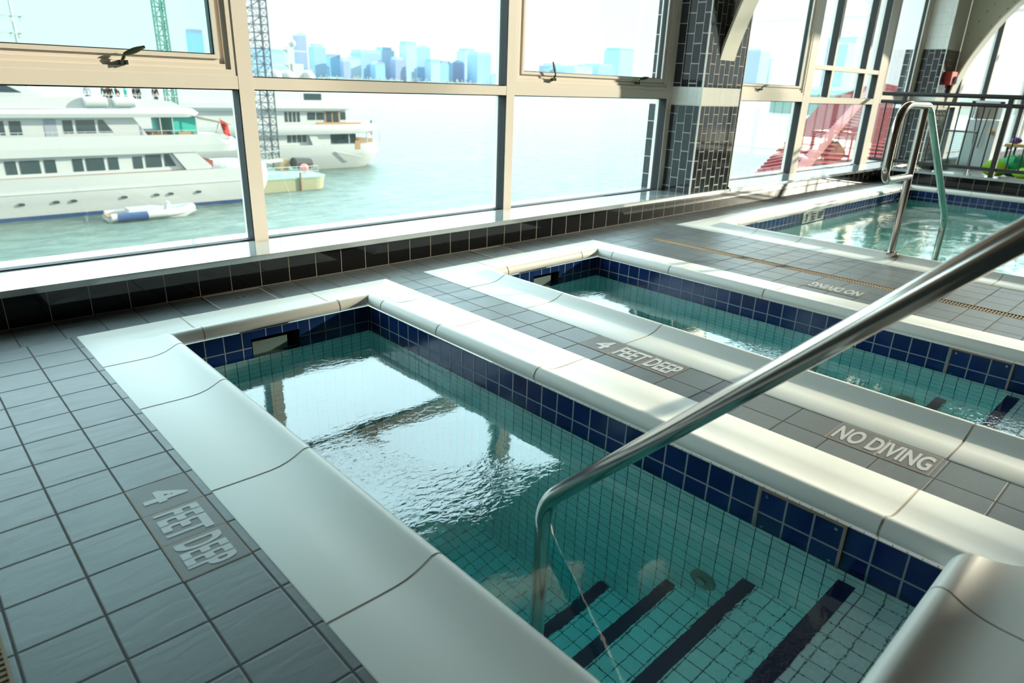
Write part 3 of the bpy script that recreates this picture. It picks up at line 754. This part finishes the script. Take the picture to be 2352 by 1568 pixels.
# ------------------------------------------------------------ people
def person(x, y, z, yaw, top, bottom, label, h=1.70, stride=.1, group=None, sleeves=False):
    t = thing('person', label, 'person', (x, y, z), group); s = h/1.70
    R = Matrix.Rotation(yaw, 3, 'Z')
    def P(a, b, c): return Vector((x, y, z)) + R @ Vector((a*s, b*s, c*s))
    def skin(name, verts, edges, radii, mat, par, root=0):
        me = bpy.data.meshes.new(name); B = WL[par]
        me.from_pydata([tuple(P(*v)-B) for v in verts], edges, []); me.materials.append(M[mat])
        o = bpy.data.objects.new(name, me); COL.objects.link(o); o.parent = par; WL[o] = B
        md = o.modifiers.new('skin', 'SKIN'); md.use_smooth_shade = True
        sl = me.skin_vertices[0].data if me.skin_vertices else None
        if sl is None:
            return o
        for i, rr in enumerate(radii): sl[i].radius = (rr*s, rr*s)
        sl[root].use_root = True
        sb = o.modifiers.new('sub', 'SUBSURF'); sb.levels = 1; sb.render_levels = 2
        return o
    ak = [(0, 0, .93), (0, 0, 1.06), (0, 0, 1.22), (0, .0, 1.38), (0, 0, 1.46), (0, .01, 1.53)]
    v = list(ak); r = [.125, .105, .12, .11, .05, .05]; e = [(0, 1), (1, 2), (2, 3), (3, 4), (4, 5)]
    for sgn in (-1, 1):
        i = len(v)
        v += [(sgn*.17, 0, 1.38), (sgn*.21, .0, 1.12), (sgn*.22, .06, .90), (sgn*.22, .09, .83)]
        r += [.055, .042, .030, .026]; e += [(3, i), (i, i+1), (i+1, i+2), (i+2, i+3)]
        for k in range(4):
            q = len(v); v += [(sgn*(.205+.012*k), .075+.016*k, .775+.004*k), (sgn*(.20+.012*k), .08+.018*k, .735+.004*k)]; r += [.010, .008]; e += [(i+3, q), (q, q+1)]
        q = len(v); v += [(sgn*.195, .125, .80)]; r += [.010]; e += [(i+3, q)]
        i = len(v); f = stride*sgn
        v += [(sgn*.085, 0, .86), (sgn*.09, f*.4+.02, .50), (sgn*.09, f, .10), (sgn*.09, f+.06, .045), (sgn*.095, f+.17, .03)]
        r += [.095, .058, .04, .038, .03]; e += [(0, i), (i, i+1), (i+1, i+2), (i+2, i+3), (i+3, i+4)]
    body = skin('body', v, e, r, 'skin', t)
    hd = MB(); rings = []
    for k in range(1, 12):
        a = pi*k/12; rz = .115; c = -cos(a)
        w = .074*sin(a)**.8; dep = .092*sin(a)**.8; 
        rings.append([P(w*cos(2*pi*i/18)*(1-.15*(c < -.3)), .02+dep*sin(2*pi*i/18)+(.016 if (i in (4, 5) and -.35 < c < .05) else 0), 1.60+rz*c) for i in range(18)])
    hd.loft(rings)
    for sg in (-1, 1): hd.ball(P(sg*.074, .01, 1.60), .018*s, 8)
    hd.build('head', 'skin', t, smooth=True)
    for sg in (-1, 1): MB().ball(P(sg*.028, .103, 1.612), .010*s, 8).build('eye', 'dark', t)
    f = MB(); f.tube([P(-.024, .098, 1.548), P(0, .106, 1.545), P(.024, .098, 1.548)], .006*s, 6); f.build('mouth', 'red', t)
    ha = MB(); rings = []
    for k in range(1, 9):
        a = pi*(.42+.58*k/9); c = -cos(a); rings.append([P(.090*sin(a)**.7*cos(2*pi*i/16), -.012+.098*sin(a)**.7*sin(2*pi*i/16), 1.61+.128*c) for i in range(16)])
    ha.loft(rings); ha.tube([P(0, -.07, 1.66), P(0, -.095, 1.58), P(0, -.07, 1.48)], [.05*s, .06*s, .03*s], 10)
    ha.build('hair', 'hair', t, smooth=True)
    tp = [(0, 0, .90), (0, 0, 1.04), (0, 0, 1.22), (0, 0, 1.38)]; tv = list(tp); tr_ = [.125, .115, .13, .12]; te = [(0, 1), (1, 2), (2, 3)]
    for sgn in (-1, 1):
        i = len(tv); tv += [(sgn*.17, 0, 1.385), (sgn*.195, .0, 1.24)]+([(sgn*.21, .0, 1.12), (sgn*.22, .06, .92)] if sleeves else []); tr_ += [.066, .056]+([.050, .036] if sleeves else []); te += [(3, i), (i, i+1)]+([(i+1, i+2), (i+2, i+3)] if sleeves else [])
    skin('shirt', tv, te, tr_, top, t)
    bv = [(0, 0, 1.00), (0, 0, .90)]; br = [.118, .13]; be = [(0, 1)]
    for sgn in (-1, 1):
        i = len(bv); ff = stride*sgn
        bv += [(sgn*.085, 0, .84), (sgn*.09, ff*.4+.02, .50), (sgn*.09, ff, .13)]; br += [.102, .068, .052]; be += [(1, i), (i, i+1), (i+1, i+2)]
    skin('trousers', bv, be, br, bottom, t)
    return t
person(11.4, -1.04, 0, radians(100), 'greyfab', 'bluefab', 'standing person in dark blue trousers mirrored in the window beside the near pillar', 1.70)

# ------------------------------------------------------------ harbour
ZS = -9.1
o = MB().rect((-700, 6, ZS), (6000, 0, 0), (0, 4200, 0)).build('sea', 'sea'); o['kind'] = 'stuff'; tag(o, 'pale green harbour water with small ripples', 'sea')

def outline(x0, x1, y0, y1, r, n=6, bow=0):
    """plan of a boat tier, stern (x1) rounded, bow (x0) pointed if asked"""
    P = []
    for i in range(n+1):
        a = -pi/2+pi/2*i/n; P.append((x1-r+r*cos(a), y0+r+r*sin(a)))
    for i in range(n+1):
        a = pi/2*i/n; P.append((x1-r+r*cos(a), y1-r+r*sin(a)))
    if bow:
        ym = (y0+y1)/2; P += [(x0+bow, y1), (x0+bow*.4, y1-(y1-y0)*.18), (x0, ym), (x0+bow*.4, y0+(y1-y0)*.18), (x0+bow, y0)]
    else: P += [(x0, y1), (x0, y0)]
    return P
def tier(m, levels):
    rings = []
    for (x0, x1, y0, y1, r, z, bow) in levels: rings.append([(a, b, z) for a, b in outline(x0, x1, y0, y1, r, 6, bow)])
    m.loft(rings); return m

# --- first yacht
y1t = thing('yacht', 'large white motor yacht with three decks filling the left window', 'yacht', (5, 62, ZS))
A, B = 58., 65.5
m = MB(); tier(m, [(-17, 24.9, A+.3, B-.3, 1.2, -8.80, 12), (-19, 25.45, A+.1, B-.1, 1.2, -7.95, 12), (-20, 25.7, A, B, 1.2, -7.2, 12), (-21, 25.65, A, B, 1.2, -6.15, 12)])
m.build('hull', 'white', y1t, smooth=True)
m = MB(); tier(m, [(-16, 24.3, A+.5, B-.5, 1.2, -9.6, 12), (-17, 24.9, A+.32, B-.32, 1.2, -8.78, 12)]); m.build('boot_stripe', 'navyhull', y1t)
m = MB(); m.box(-8, 24.8, A-.06, A+.05, -7.22, -7.12); m.build('rub_rail', 'white', y1t)
m = MB(); m.box(-8, 18.8, A+.05, A+.10, -6.2, -6.12); m.build('teak_line', 'teak', y1t)
m = MB(); m.prism([(-10, -6.15), (18.7, -6.12), (17.75, -4.72), (-10, -4.75)], A+.5, B-.5); m.build('main_house', 'white', y1t)
m = MB(); m.prism([(17.75, -4.72), (19.45, -4.70), (20.9, -6.12), (18.7, -6.12)], A+.15, A+.4); m.prism([(17.75, -4.72), (19.45, -4.70), (20.9, -6.12), (18.7, -6.12)], B-.4, B-.15); m.build('wing', 'white', y1t)
m = MB(); tier(m, [(-12, 23.3, A+.05, B-.05, 1.6, -4.75, 6), (-12, 23.6, A, B, 1.6, -4.2, 6), (-12, 23.1, A, B, 1.6, -3.75, 6)]); m.prism([(-10, -3.8), (22.6, -3.8), (21.9, -3.42), (-10, -3.30)], A+.02, A+.2); m.prism([(-10, -3.8), (22.6, -3.8), (21.9, -3.42), (-10, -3.30)], B-.2, B-.02)
m.build('upper_deck', 'white', y1t)
m = MB(); m.prism([(-8, -3.8), (16.6, -3.75), (15.55, -2.1), (-8, -2.15)], A+1., B-1.); m.build('upper_house', 'white', y1t)
m = MB(); tier(m, [(-8, 20.3, A+.3, B-.3, 1.5, -2.12, 4), (-8, 20.6, A+.2, B-.2, 1.5, -1.85, 4), (-8, 20.2, A+.3, B-.3, 1.5, -1.55, 4)]); m.build('sun_deck', 'white', y1t)
m = MB(); m.prism([(-6, -1.55), (19.3, -1.5), (18.6, -1.05), (17.4, -.85), (11.4, -.72), (7.2, -.80), (-6, -.85)], A+.6, A+.8); m.prism([(-6, -1.55), (19.3, -1.5), (17.4, -.85), (11.4, -.72), (-6, -.85)], B-.8, B-.6); m.build('sun_deck_bulwark', 'white', y1t)
m = MB(); m.prism([(3, -1.5), (11.5, -1.5), (9.0, -.05), (8.2, .15), (3, .3)], A+1.4, B-1.4); m.build('bridge_house', 'white', y1t)
m = MB(); m.prism([(4, -.55), (8.9, -.5), (8.0, .0), (4, .1)], A+1.35, A+1.45)
for zz in (-1.35, -1.2, -1.05): m.box(5, 9.9, A+1.36, A+1.44, zz, zz+.05)
m.build('window', 'yglass', y1t)
def ywins(par, lst, y, mat='yglass'):
    for (xa, xb, za, zb, sl) in lst:
        MB().prism([(xa, za), (xb+sl, za), (xb, zb), (xa, zb)], y-.03, y+.05).build('window', mat, par, bevel=.0)
L1 = [(6.9, 7.55), (7.75, 8.95), (9.2, 9.9), (10.95, 11.6), (11.8, 13.0), (13.25, 13.95), (14.95, 15.62)]
ywins(y1t, [(a, b, -5.88, -4.98, 0) for a, b in L1]+[(15.85, 17.0, -5.84, -4.9, 0), (17.22, 17.6, -5.82, -4.88, .45)]+[(a, b, -5.9, -4.98, 0) for a, b in ((2.9, 3.6), (3.8, 5.0), (5.2, 5.9))], A+.5)
ywins(y1t, [(6.6, 7.42, -3.28, -2.36, 0), (7.72, 8.4, -3.28, -2.36, 0), (10.9, 11.5, -3.24, -2.32, 0), (11.72, 12.95, -3.24, -2.31, 0), (13.15, 13.5, -3.22, -2.31, .6)], A+1.)
MB().box(9.75, 10.5, A+.97, A+1.03, -3.7, -2.25).build('door', 'greyfab', y1t)
for xp in (2.8, 7.3, 9.4, 10.5, 13.85, 16.15, 17.2, 19.35):
    z = -7.9; MB().prism([(xp+(.13 if 2 < i_ < 9 or i_ < 0 else -.13)*0+.24*cos(pi*i_/6)*.9, z+.11*sin(pi*i_/6)) for i_ in range(12)], A+.0, A+.3).build('porthole', 'yglass', y1t)
for xc in (13.1, 15.0):
    MB().tube([(xc-.75, A+.45, -1.05), (xc-.68, A+.45, -1.05), (xc+.68, A+.45, -1.05), (xc+.75, A+.45, -1.05)], [.25, .36, .36, .25], 14).build('life_raft_canister', 'white', y1t, smooth=True)
MB().box(18.4, 20.1, A+.9, B-1, -3.55, -2.15).build('teal_curtain', 'teal', y1t)
m = MB()
for xc in (17.3, 18.2, 20.0): m.tube([(xc, A+.45, -3.6), (xc, A+.45, -2.1)], .04, 6)
m.build('stanchion', 'white', y1t)
m = MB(); m.box(16.9, 18.0, A+1.5, B-2, -3.75, -3.3); m.box(18.6, 19.8, A+.6, A+1.2, -3.75, -3.25); m.build('deck_sofa', 'teak', y1t)
m = MB(); m.face([(19.8, A+.4, -2.0), (22.9, A+.4, -2.75), (22.9, B-.4, -2.75), (19.8, B-.4, -2.0)]); m.face([(19.8, B-.4, -2.03), (22.9, B-.4, -2.78), (22.9, A+.4, -2.78), (19.8, A+.4, -2.03)]); m.build('awning', plain('cream_canvas', (.75, .68, .55), .8), y1t)
MB().box(19.0, 19.2, A+.8, B-.8, -6.15, -4.75).build('aft_bulkhead', 'yglass', y1t)
m = MB(); m.box(19.6, 21.3, A+1.5, B-1.5, -6.15, -5.6); m.build('deck_sofa', plain('maroon_cushion', (.35, .08, .06), .7), y1t)
m = MB()
for xc in range(10): m.tube([(20.8+xc*.5, A+.12, -6.15), (20.8+xc*.5, A+.12, -5.6)], .02, 5)
m.tube([(20.8, A+.12, -5.6), (25.4, A+.12, -5.6)], .03, 6); m.build('stern_rail', 'white', y1t)
m = MB()
for i in range(28): m.tube([(-6+i*1., A+.15, -3.3), (-6+i*1., A+.15, -3.08)], .015, 4)
m.tube([(-6, A+.15, -3.08), (21.5, A+.15, -3.1)], .02, 5); m.tube([(4, A+.7, -.5), (19, A+.7, -.62)], .02, 5)
for i in range(14): m.tube([(4+i*1.1, A+.7, -.8), (4+i*1.1, A+.7, -.52)], .015, 4)
m.build('guard_rail', 'white', y1t)
fp = MB(); fp.tube([(21.9, A+2, -3.8), (22.5, A+2, -2.2)], .03, 6); pole = fp.build('flag_staff', 'teak', y1t)
m = MB(); G = [[(22.45+.13*i+.05*j, A+2+.12*sin(i*1.3+j), -2.3-.32*j-.10*i) for i in range(6)] for j in range(5)]
for j in range(4):
    for i in range(5): m.face([G[j][i], G[j][i+1], G[j+1][i+1], G[j+1][i]]); 
fo = m.build('flag', 'red', pole); sm = fo.modifiers.new('s', 'SOLIDIFY'); sm.thickness = .02
p0 = atY(28, 40, 61)
m = MB(); m.tube([(p0.x, 61, -.2), (p0.x, 61, p0.z+2.2)], [.16, .06], 8)
for v in (36, 75):
    q = atY(20, v, 61); m.box(q.x-.9, q.x+.8, 60.9, 61.1, q.z-.05, q.z+.05)
    for dx in (-.6, .1, .6): m.box(q.x+dx-.08, q.x+dx+.08, 60.9, 61.1, q.z-.35, q.z)
m.build('radar_mast', 'white', y1t)
# people on the sun deck
for i, (u, mat, lb) in enumerate(((243, 'blackfab', 'leftmost of the black clothed people on the yacht top deck'), (257, 'blackfab', 'black clothed person second from left on the yacht top deck'), (271, 'blackfab', 'black clothed person just left of the teal one on the yacht'), (292, 'tealfab', 'person in a teal shirt among black clothed people on the yacht'), (309, 'blackfab', 'black clothed person just right of the teal one on the yacht'), (322, 'blackfab', 'black clothed person two to the right of the teal one on the yacht'), (358, 'blackfab', 'rightmost black clothed person on the yacht top deck'), (205, 'greyfab', 'person in grey standing left of the black clothed group on the yacht'))):
    q = atY(u, 226, 61.); person(q.x, 61.+.3*(i % 2), -1.55, radians(170+25*i), mat, 'blackfab' if mat != 'tealfab' else 'tealfab', lb, 1.72, .05, 'people on the top deck of the large yacht', True)

# --- tender
tt = thing('inflatable_boat', 'small grey and white inflatable tender beside the large yacht', 'boat', (15, 55.2, ZS))
ya, yb, z = 54.4, 56.2, -8.72
MB().tube(fillet([(11.9, ya, z), (16.4, ya, z), (18.2, (ya+yb)/2, z+.22), (16.4, yb, z), (11.9, yb, z)], [1.2, 1.0, 1.2], 8), .27, 12).build('tube', 'white', tt, smooth=True)
MB().tube([(12.3, ya-.02, z-.03), (14.3, ya-.02, z-.03)], .30, 12).build('tube_cover', 'navyhull', tt, smooth=True)
m = MB(); m.prism([(11.7, -9.0), (12.0, -9.3), (16.6, -9.3), (17.9, -8.7), (11.7, -8.75)], ya+.15, yb-.15); m.build('hull', 'white', tt)
MB().box(11.75, 13.0, ya+.2, yb-.2, -8.74, -8.66).build('stern_deck', 'teak', tt)
m = MB(); m.box(13.2, 15.5, ya+.35, yb-.35, -8.7, -8.28); m.build('seat', 'white', tt, bevel=.08)
m = MB(); m.prism([(15.8, -8.7), (16.3, -8.7), (16.15, -8.0), (15.95, -8.0)], 55.0, 55.6); m.build('console', 'white', tt)

# --- second yacht
y2t = thing('yacht', 'white motor yacht with round stern moored beyond the green barge', 'yacht', (38, 80, ZS))
A, B = 75.5, 84.
m = MB(); tier(m, [(14, 47.4, A+1., B-1., 3.6, -9.5, 10), (12, 48.4, A+.5, B-.5, 3.9, -8.7, 10), (11, 49.3, A+.1, B-.1, 4.0, -7.5, 10), (10, 49.3, A, B, 4.0, -7.2, 10), (10, 49.1, A, B, 4.0, -6.25, 10)]); m.build('hull', 'white', y2t, smooth=True)
m = MB(); tier(m, [(14, 46.9, A+1.2, B-1.2, 3.5, -9.6, 10), (14, 47.45, A+.96, B-.96, 3.6, -9.35, 10)]); m.build('boot_stripe', 'dark', y2t)
m = MB(); m.box(15, 41.5, A+.9, B-.9, -6.25, -4.9); m.build('main_house', 'white', y2t)
MB().box(41.5, 45.2, A+1.3, B-1.3, -6.25, -4.9).build('saloon_glazing', 'yglass', y2t)
m = MB(); tier(m, [(15, 48.6, A+.1, B-.1, 4.0, -5.05, 4), (15, 49.1, A, B, 4.0, -4.75, 4), (15, 48.9, A, B, 4., -4.1, 4), (15, 48.6, A+.1, B-.1, 4., -3.98, 4)]); m.build('upper_deck', 'white', y2t, smooth=True)
m = MB(); m.box(15, 44.0, A+1.3, B-1.3, -3.98, -2.4); m.build('upper_house', 'white', y2t)
m = MB(); tier(m, [(15, 45.6, A+.6, B-.6, 3.5, -2.45, 4), (15, 46.2, A+.4, B-.4, 3.5, -2.15, 4), (15, 45.6, A+.6, B-.6, 3.5, -1.65, 4)]); m.build('sun_deck', 'white', y2t, smooth=True)
m = MB(); m.prism([(22, -1.7), (42.8, -1.7), (41.5, -.45), (22, -.45)], A+2, B-2); m.build('top_house', 'white', y2t)
ywins(y2t, [(36.0+i*.62, 36.5+i*.62, -5.95, -4.98, 0) for i in range(4)], A+.9)
ywins(y2t, [(36.1+i*.5, 36.45+i*.5, -3.7, -2.6, 0) for i in range(4)]+[(38.9, 39.9, -3.5, -2.65, 0), (40.05, 41.0, -3.5, -2.65, 0), (43.2, 43.9, -3.5, -2.6, 0)], A+1.3)
m = MB(); m.box(41.1, 43.1, A+1.24, A+1.3, -3.9, -2.5); m.build('teak_doors', 'teak', y2t)
ywins(y2t, [(41.3, 42.0, -3.8, -2.6, 0), (42.2, 42.9, -3.8, -2.6, 0)], A+1.24)
ywins(y2t, [(39.0, 41.2, -1.35, -.6, 0)], A+2)
m = MB(); m.box(39.5, 45.5, A+.35, A+.45, -3.98, -3.72); m.box(45.1, 48.2, A+2.2, B-2.2, -6.25, -5.85); m.box(44.3, 45.0, A-.03, A+.1, -6.9, -5.9); m.build('teak_trim', 'teak', y2t)
m = MB()
for (xa, xb) in ((43.8, 43.9), (46.3, 46.42), (48.2, 48.3)): m.box(xa, xb, A+.6, A+.72, -6.25, -4.9)
m.prism([(38.9, -6.25), (40.0, -6.25), (39.3, -4.95), (38.4, -4.95)], A+.4, A+.6); m.build('support_column', 'white', y2t)
MB().tube([(41.5, A-.1, -7.1), (44.7, A-.4, -7.75), (45.0, A-.4, -7.75)], .07, 6).build('boarding_steps', 'white', y2t)
m = MB(); m.box(38.6, 40.0, 79, 80, -.45, 2.6); m.box(38.2, 38.9, 79.1, 79.9, 1.5, 4.4); m.box(37.6, 40.6, 79.3, 79.7, 3.9, 4.05); m.box(36.0, 39.0, 79.3, 79.6, 2.3, 2.42); m.build('radar_mast', 'white', y2t)
for (xx_, zz_, rr_) in ((36.5, 1.1, .85), (38.0, 1.1, .85), (40.6, 1.1, .85), (38.9, 4.75, .42)): MB().ball((xx_, 79.3, zz_), rr_, 14).build('radar_dome', 'white', y2t, smooth=True)
fp = MB().tube([(47.6, A+1.5, -6.1), (47.75, A+1.5, -2.7)], .035, 6).build('flag_staff', 'white', y2t)
for k, mt in enumerate(('navyhull', 'white', 'red')): MB().box(47.45, 47.7, A+1.47, A+1.5, -3.6-.6*k-.6, -3.6-.6*k).build('flag_band', mt, fp)
m = MB(); m.tube([(36, A+.5, -3.75), (46, A+.5, -3.75)], .02, 5); m.tube([(35, A+.5, -1.3), (45, A+.7, -1.3)], .02, 5); m.build('guard_rail', 'white', y2t)

# --- green barge with gear
bt = thing('work_barge', 'low green deck barge tied between the two yachts', 'barge', (30, 66, ZS))
m = MB(); tier(m, [(25.9, 33.0, 62, 71, 1.3, -9.4, 0), (25.9, 33.25, 62, 71, 1.3, -8.0, 0)]); m.build('hull', plain('stained_barge_side', (.36, .37, .24), .8), bt)
m = MB(); tier(m, [(25.88, 33.3, 61.95, 71.05, 1.3, -8.0, 0), (25.88, 33.3, 61.95, 71.05, 1.3, -7.86, 0)]); m.build('deck', 'green', bt)
m = MB()
for i in range(9): m.tube([(26.3+i*.75, 62.3, -7.86), (26.3+i*.75, 62.3, -6.9)], .03, 5)
for zz in (-6.9, -7.35): m.tube([(26.3, 62.3, zz), (32.3, 62.3, zz)], .03, 5)
m.build('guard_rail', 'white', bt)
MB().tube([(30.2, 61.9, -9.5), (30.2, 61.9, -7.4)], .12, 8).build('fender_pile', 'rust', bt)
g = thing('gangway', 'white gangway sloping from the large yacht down to the barge', 'gangway', (27, 65, -7.8))
m = MB(); m.prism([(25.75, -6.85), (29.6, -6.55), (29.6, -6.4), (25.75, -6.65)], 64, 65.2); m.build('walkway', 'white', g)
m = MB(); m.tube([(25.8, 64, -5.8), (29.4, 64, -5.5)], .03, 5)
for i in range(6): m.tube([(25.85+i*.7, 64, -6.7), (25.85+i*.7, 64, -5.7)], .025, 5)
m.build('handrail', 'white', g)
w_ = thing('deck_winch', 'rusty brown winch with dark drum on the green barge', 'winch', (31, 67, -7.86))
MB().box(30.6, 31.6, 67, 68.4, -7.86, -6.7).build('frame', 'rust', w_); MB().tube([(32.0, 67, -7.1), (34.1, 67.6, -7.3)], .55, 12).build('drum', 'dark', w_, smooth=True)
o = MB().ball((32.0, 64.6, -7.35), .42).build('mooring_buoy', plain('pink_buoy', (.80, .22, .25), .5), smooth=True, origin=(32.0, 64.6, -7.86)); tag(o, 'round pink mooring buoy resting on the green barge', 'buoy')
o = tag(MB().box(26.6, 27.3, 63, 63.5, -7.86, -7.3).build('equipment_crate', plain('yellow_crate', (.8, .75, .15), .6), origin=(27, 63, -7.86)), 'small yellow crate on the left of the green barge', 'crate')

# --- lattice legs
def lattice(xc, yc, w, z0, z1, mat, label, pitch=.9):
    t = thing('lattice_tower', label, 'tower', (xc, yc, z0))
    h = w/2; m = MB()
    for sx_ in (-h, 0, h):
        for sy in ((-h, h) if sx_ else (-h,)): m.tube([(xc+sx_, yc+sy, z0), (xc+sx_, yc+sy, z1)], .075, 6)
    m.build('chord', mat, t)
    m = MB(); z = z0; k = 0
    while z < z1-pitch:
        for (a, b) in (((-h, -h), (0, -h)), ((0, -h), (h, -h)), ((-h, h), (h, h)), ((-h, -h), (-h, h)), ((h, -h), (h, h))):
            m.tube([(xc+a[0], yc+a[1], z), (xc+b[0], yc+b[1], z)], .035, 4)
            q, r_ = (a, b) if k % 2 else (b, a); m.tube([(xc+q[0], yc+q[1], z), (xc+r_[0], yc+r_[1], z+pitch)], .03, 4)
        z += pitch; k += 1
    m.build('bracing', mat, t); return t
lattice(30.9, 70, 1.45, -7.86, 17, 'lattice', 'dark steel lattice tower rising behind the window post over the barge', .72)
lattice(22.6, 72, .85, -9.3, 17, 'tealat', 'thin green lattice tower seen through the upper left window', .8)

# ------------------------------------------------------------ red pavilion roof outside the right-hand windows
def zp(a, b): return 1680+a/3.409, b/3.409
def rp(a, b, Y): u, v = zp(a, b); return atY(u, v, Y)
rt = thing('pavilion', 'red ribbed hipped pavilion roof just outside the right-hand windows', 'roof', (25, 14, ZS))
E1, H0, AP, E2 = rp(120, 1430, 13.), rp(470, 1420, 10.), rp(1150, 640, 19.), rp(720, 800, 20.)
R0 = rp(1500, 1400, 9.0); R1 = rp(1420, 700, 15.)
def facet(name, a, b, c, d, n, par):
    """corrugated sheet: ribs run from edge a-d to edge b-c"""
    m = MB(); 
    up_ = (b-a).cross(d-a).normalized(); up_ = up_ if up_.z > 0 else -up_
    for i in range(n):
        s0, s1, s2 = i/n, (i+.42)/n, (i+1)/n
        for (p, q, hgt) in ((s0, s1, .06), (s1, s2, 0.)):
            A_, B_, C_, D_ = a.lerp(d, p), b.lerp(c, p), b.lerp(c, q), a.lerp(d, q); o_ = up_*hgt
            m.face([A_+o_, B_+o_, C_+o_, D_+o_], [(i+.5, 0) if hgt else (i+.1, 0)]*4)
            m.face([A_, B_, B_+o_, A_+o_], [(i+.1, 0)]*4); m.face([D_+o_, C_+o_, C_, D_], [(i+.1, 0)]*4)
    dn = up_*-.15
    m.face([a+dn, b+dn, c+dn, d+dn])
    for p, q in ((a, b), (b, c), (c, d), (d, a)): m.face([p, q, q+dn, p+dn])
    return m.build(name, 'roof', par)
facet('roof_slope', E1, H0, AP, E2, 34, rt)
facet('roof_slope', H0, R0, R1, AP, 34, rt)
MB().tube([H0+Vector((0, 0, .05)), AP+Vector((0, 0, .05))], .22, 8).build('hip_cap', 'hip', rt)
m = MB(); c0 = (E1+H0+AP+E2)/4
for q in (E1.lerp(c0, .15), H0.lerp(c0, .3), AP.lerp(c0, .2), E2.lerp(c0, .2), R0.lerp(H0, .2)):
    m.tube([(q.x, q.y, ZS), (q.x, q.y, q.z-.2)], .2, 8)
m.build('post', 'rust', rt)

# ------------------------------------------------------------ skyline
YB = 1700.
fac = [facade('hazy_blue_facade', (.42, .60, .74), (.26, .46, .66)), facade('hazy_grey_facade', (.52, .66, .74), (.40, .55, .68)), facade('hazy_cyan_facade', (.36, .62, .74), (.26, .50, .66)), facade('hazy_mauve_facade', (.42, .46, .60), (.30, .40, .58)), facade('hazy_pale_facade', (.58, .72, .78), (.46, .62, .72))]  # distance haze is mixed into these facade colours
SK = [(575, 600, 104, 'wide'), (615, 660, 112, 'wide'), (661, 680, 150, 'low'), (681, 702, 73, 'tall slim'), (703, 719, 158, 'low'), (720, 747, 100, 'round topped'), (748, 757, 150, 'narrow'), (758, 787, 124, 'broad'), (788, 803, 133, 'stubby'), (804, 828, 128, 'square'), (829, 874, 114, 'wide glass'), (876, 905, 108, 'pale'), (862, 884, 140, 'low mauve'), (908, 931, 130, 'dark'), (932, 956, 95, 'highest pale'), (957, 988, 102, 'broad pale'), (990, 1012, 136, 'low blue'), (1013, 1039, 139, 'low grey'), (1040, 1068, 137, 'low mauve'), (1069, 1096, 111, 'dark blue'), (1097, 1128, 119, 'blue'), (1129, 1163, 168, 'very low'),
      (1263, 1276, 152, 'low'), (1277, 1318, 145, 'long low'), (1320, 1362, 146, 'long low cyan'), (1376, 1415, 146, 'long low grey'), (1425, 1457, 110, 'tall pale'), (1727, 1748, 129, 'blue'), (1749, 1772, 112, 'tall blue'), (1773, 1782, 135, 'narrow'), (1950, 1968, 97, 'glass'), (1969, 1998, 84, 'tall glass'), (434, 464, 66, 'tall dark blue'), (2002, 2030, 90, 'tall cyan')]
ORD = 'first second third fourth fifth sixth seventh eighth ninth tenth eleventh twelfth thirteenth fourteenth fifteenth sixteenth seventeenth eighteenth nineteenth twentieth twenty-first twenty-second'.split()
def zone(q):
    u1 = q[1]
    return 'in the upper left window' if u1 < 500 else 'in the upper middle window' if u1 < 1180 else 'in the window left of the near pillar' if u1 < 1500 else 'just right of the near pillar' if u1 < 1800 else 'in the gridded window'
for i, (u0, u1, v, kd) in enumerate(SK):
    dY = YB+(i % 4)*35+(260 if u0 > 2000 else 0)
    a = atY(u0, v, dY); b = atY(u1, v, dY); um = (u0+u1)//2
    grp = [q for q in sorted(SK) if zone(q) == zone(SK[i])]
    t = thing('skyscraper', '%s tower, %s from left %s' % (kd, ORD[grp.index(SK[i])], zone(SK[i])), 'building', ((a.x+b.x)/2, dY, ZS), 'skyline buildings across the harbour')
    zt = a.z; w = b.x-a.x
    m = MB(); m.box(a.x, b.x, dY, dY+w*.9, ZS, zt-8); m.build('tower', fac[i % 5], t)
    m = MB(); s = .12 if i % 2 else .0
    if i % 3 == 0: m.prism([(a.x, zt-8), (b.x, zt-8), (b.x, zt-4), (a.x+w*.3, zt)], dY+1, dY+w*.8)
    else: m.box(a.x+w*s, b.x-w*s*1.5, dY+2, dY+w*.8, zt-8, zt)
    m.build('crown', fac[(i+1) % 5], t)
m = MB(); rings = []
xs = [400+i*60 for i in range(75)]
for x in xs:
    hh = 8+6*random.random()+(14 if x > 2500 else 0)
    m.prism([(x, ZS), (x+60, ZS), (x+60, ZS+hh+4*random.random()), (x, ZS+hh)], YB-60, YB-6)
o = m.build('shoreline', 'shore'); o['kind'] = 'stuff'; tag(o, 'low hazy far shore along the foot of the skyline', 'shore')
m = MB(); rng = random.Random(3)
for i in range(260):
    x = 640+rng.random()*760; m.box(x, x+1.1, YB-80, YB-79, ZS, ZS+10+rng.random()*12)
o = m.build('marina_masts', 'white'); o['kind'] = 'stuff'; tag(o, 'row of thin white marina masts below the skyline', 'masts')
# far green headland on the right
m = MB()
for i in range(40):
    x = 420+i*14; m.prism([(x, ZS), (x+14, ZS), (x+14, 4+3*sin(i*.7)), (x, 4+3*sin((i-1)*.7))], 175, 215)
o = m.build('headland', plain('green_headland', (.16, .30, .26), .9)); o['kind'] = 'stuff'; tag(o, 'dark green wooded shore beyond the far railing', 'shore')
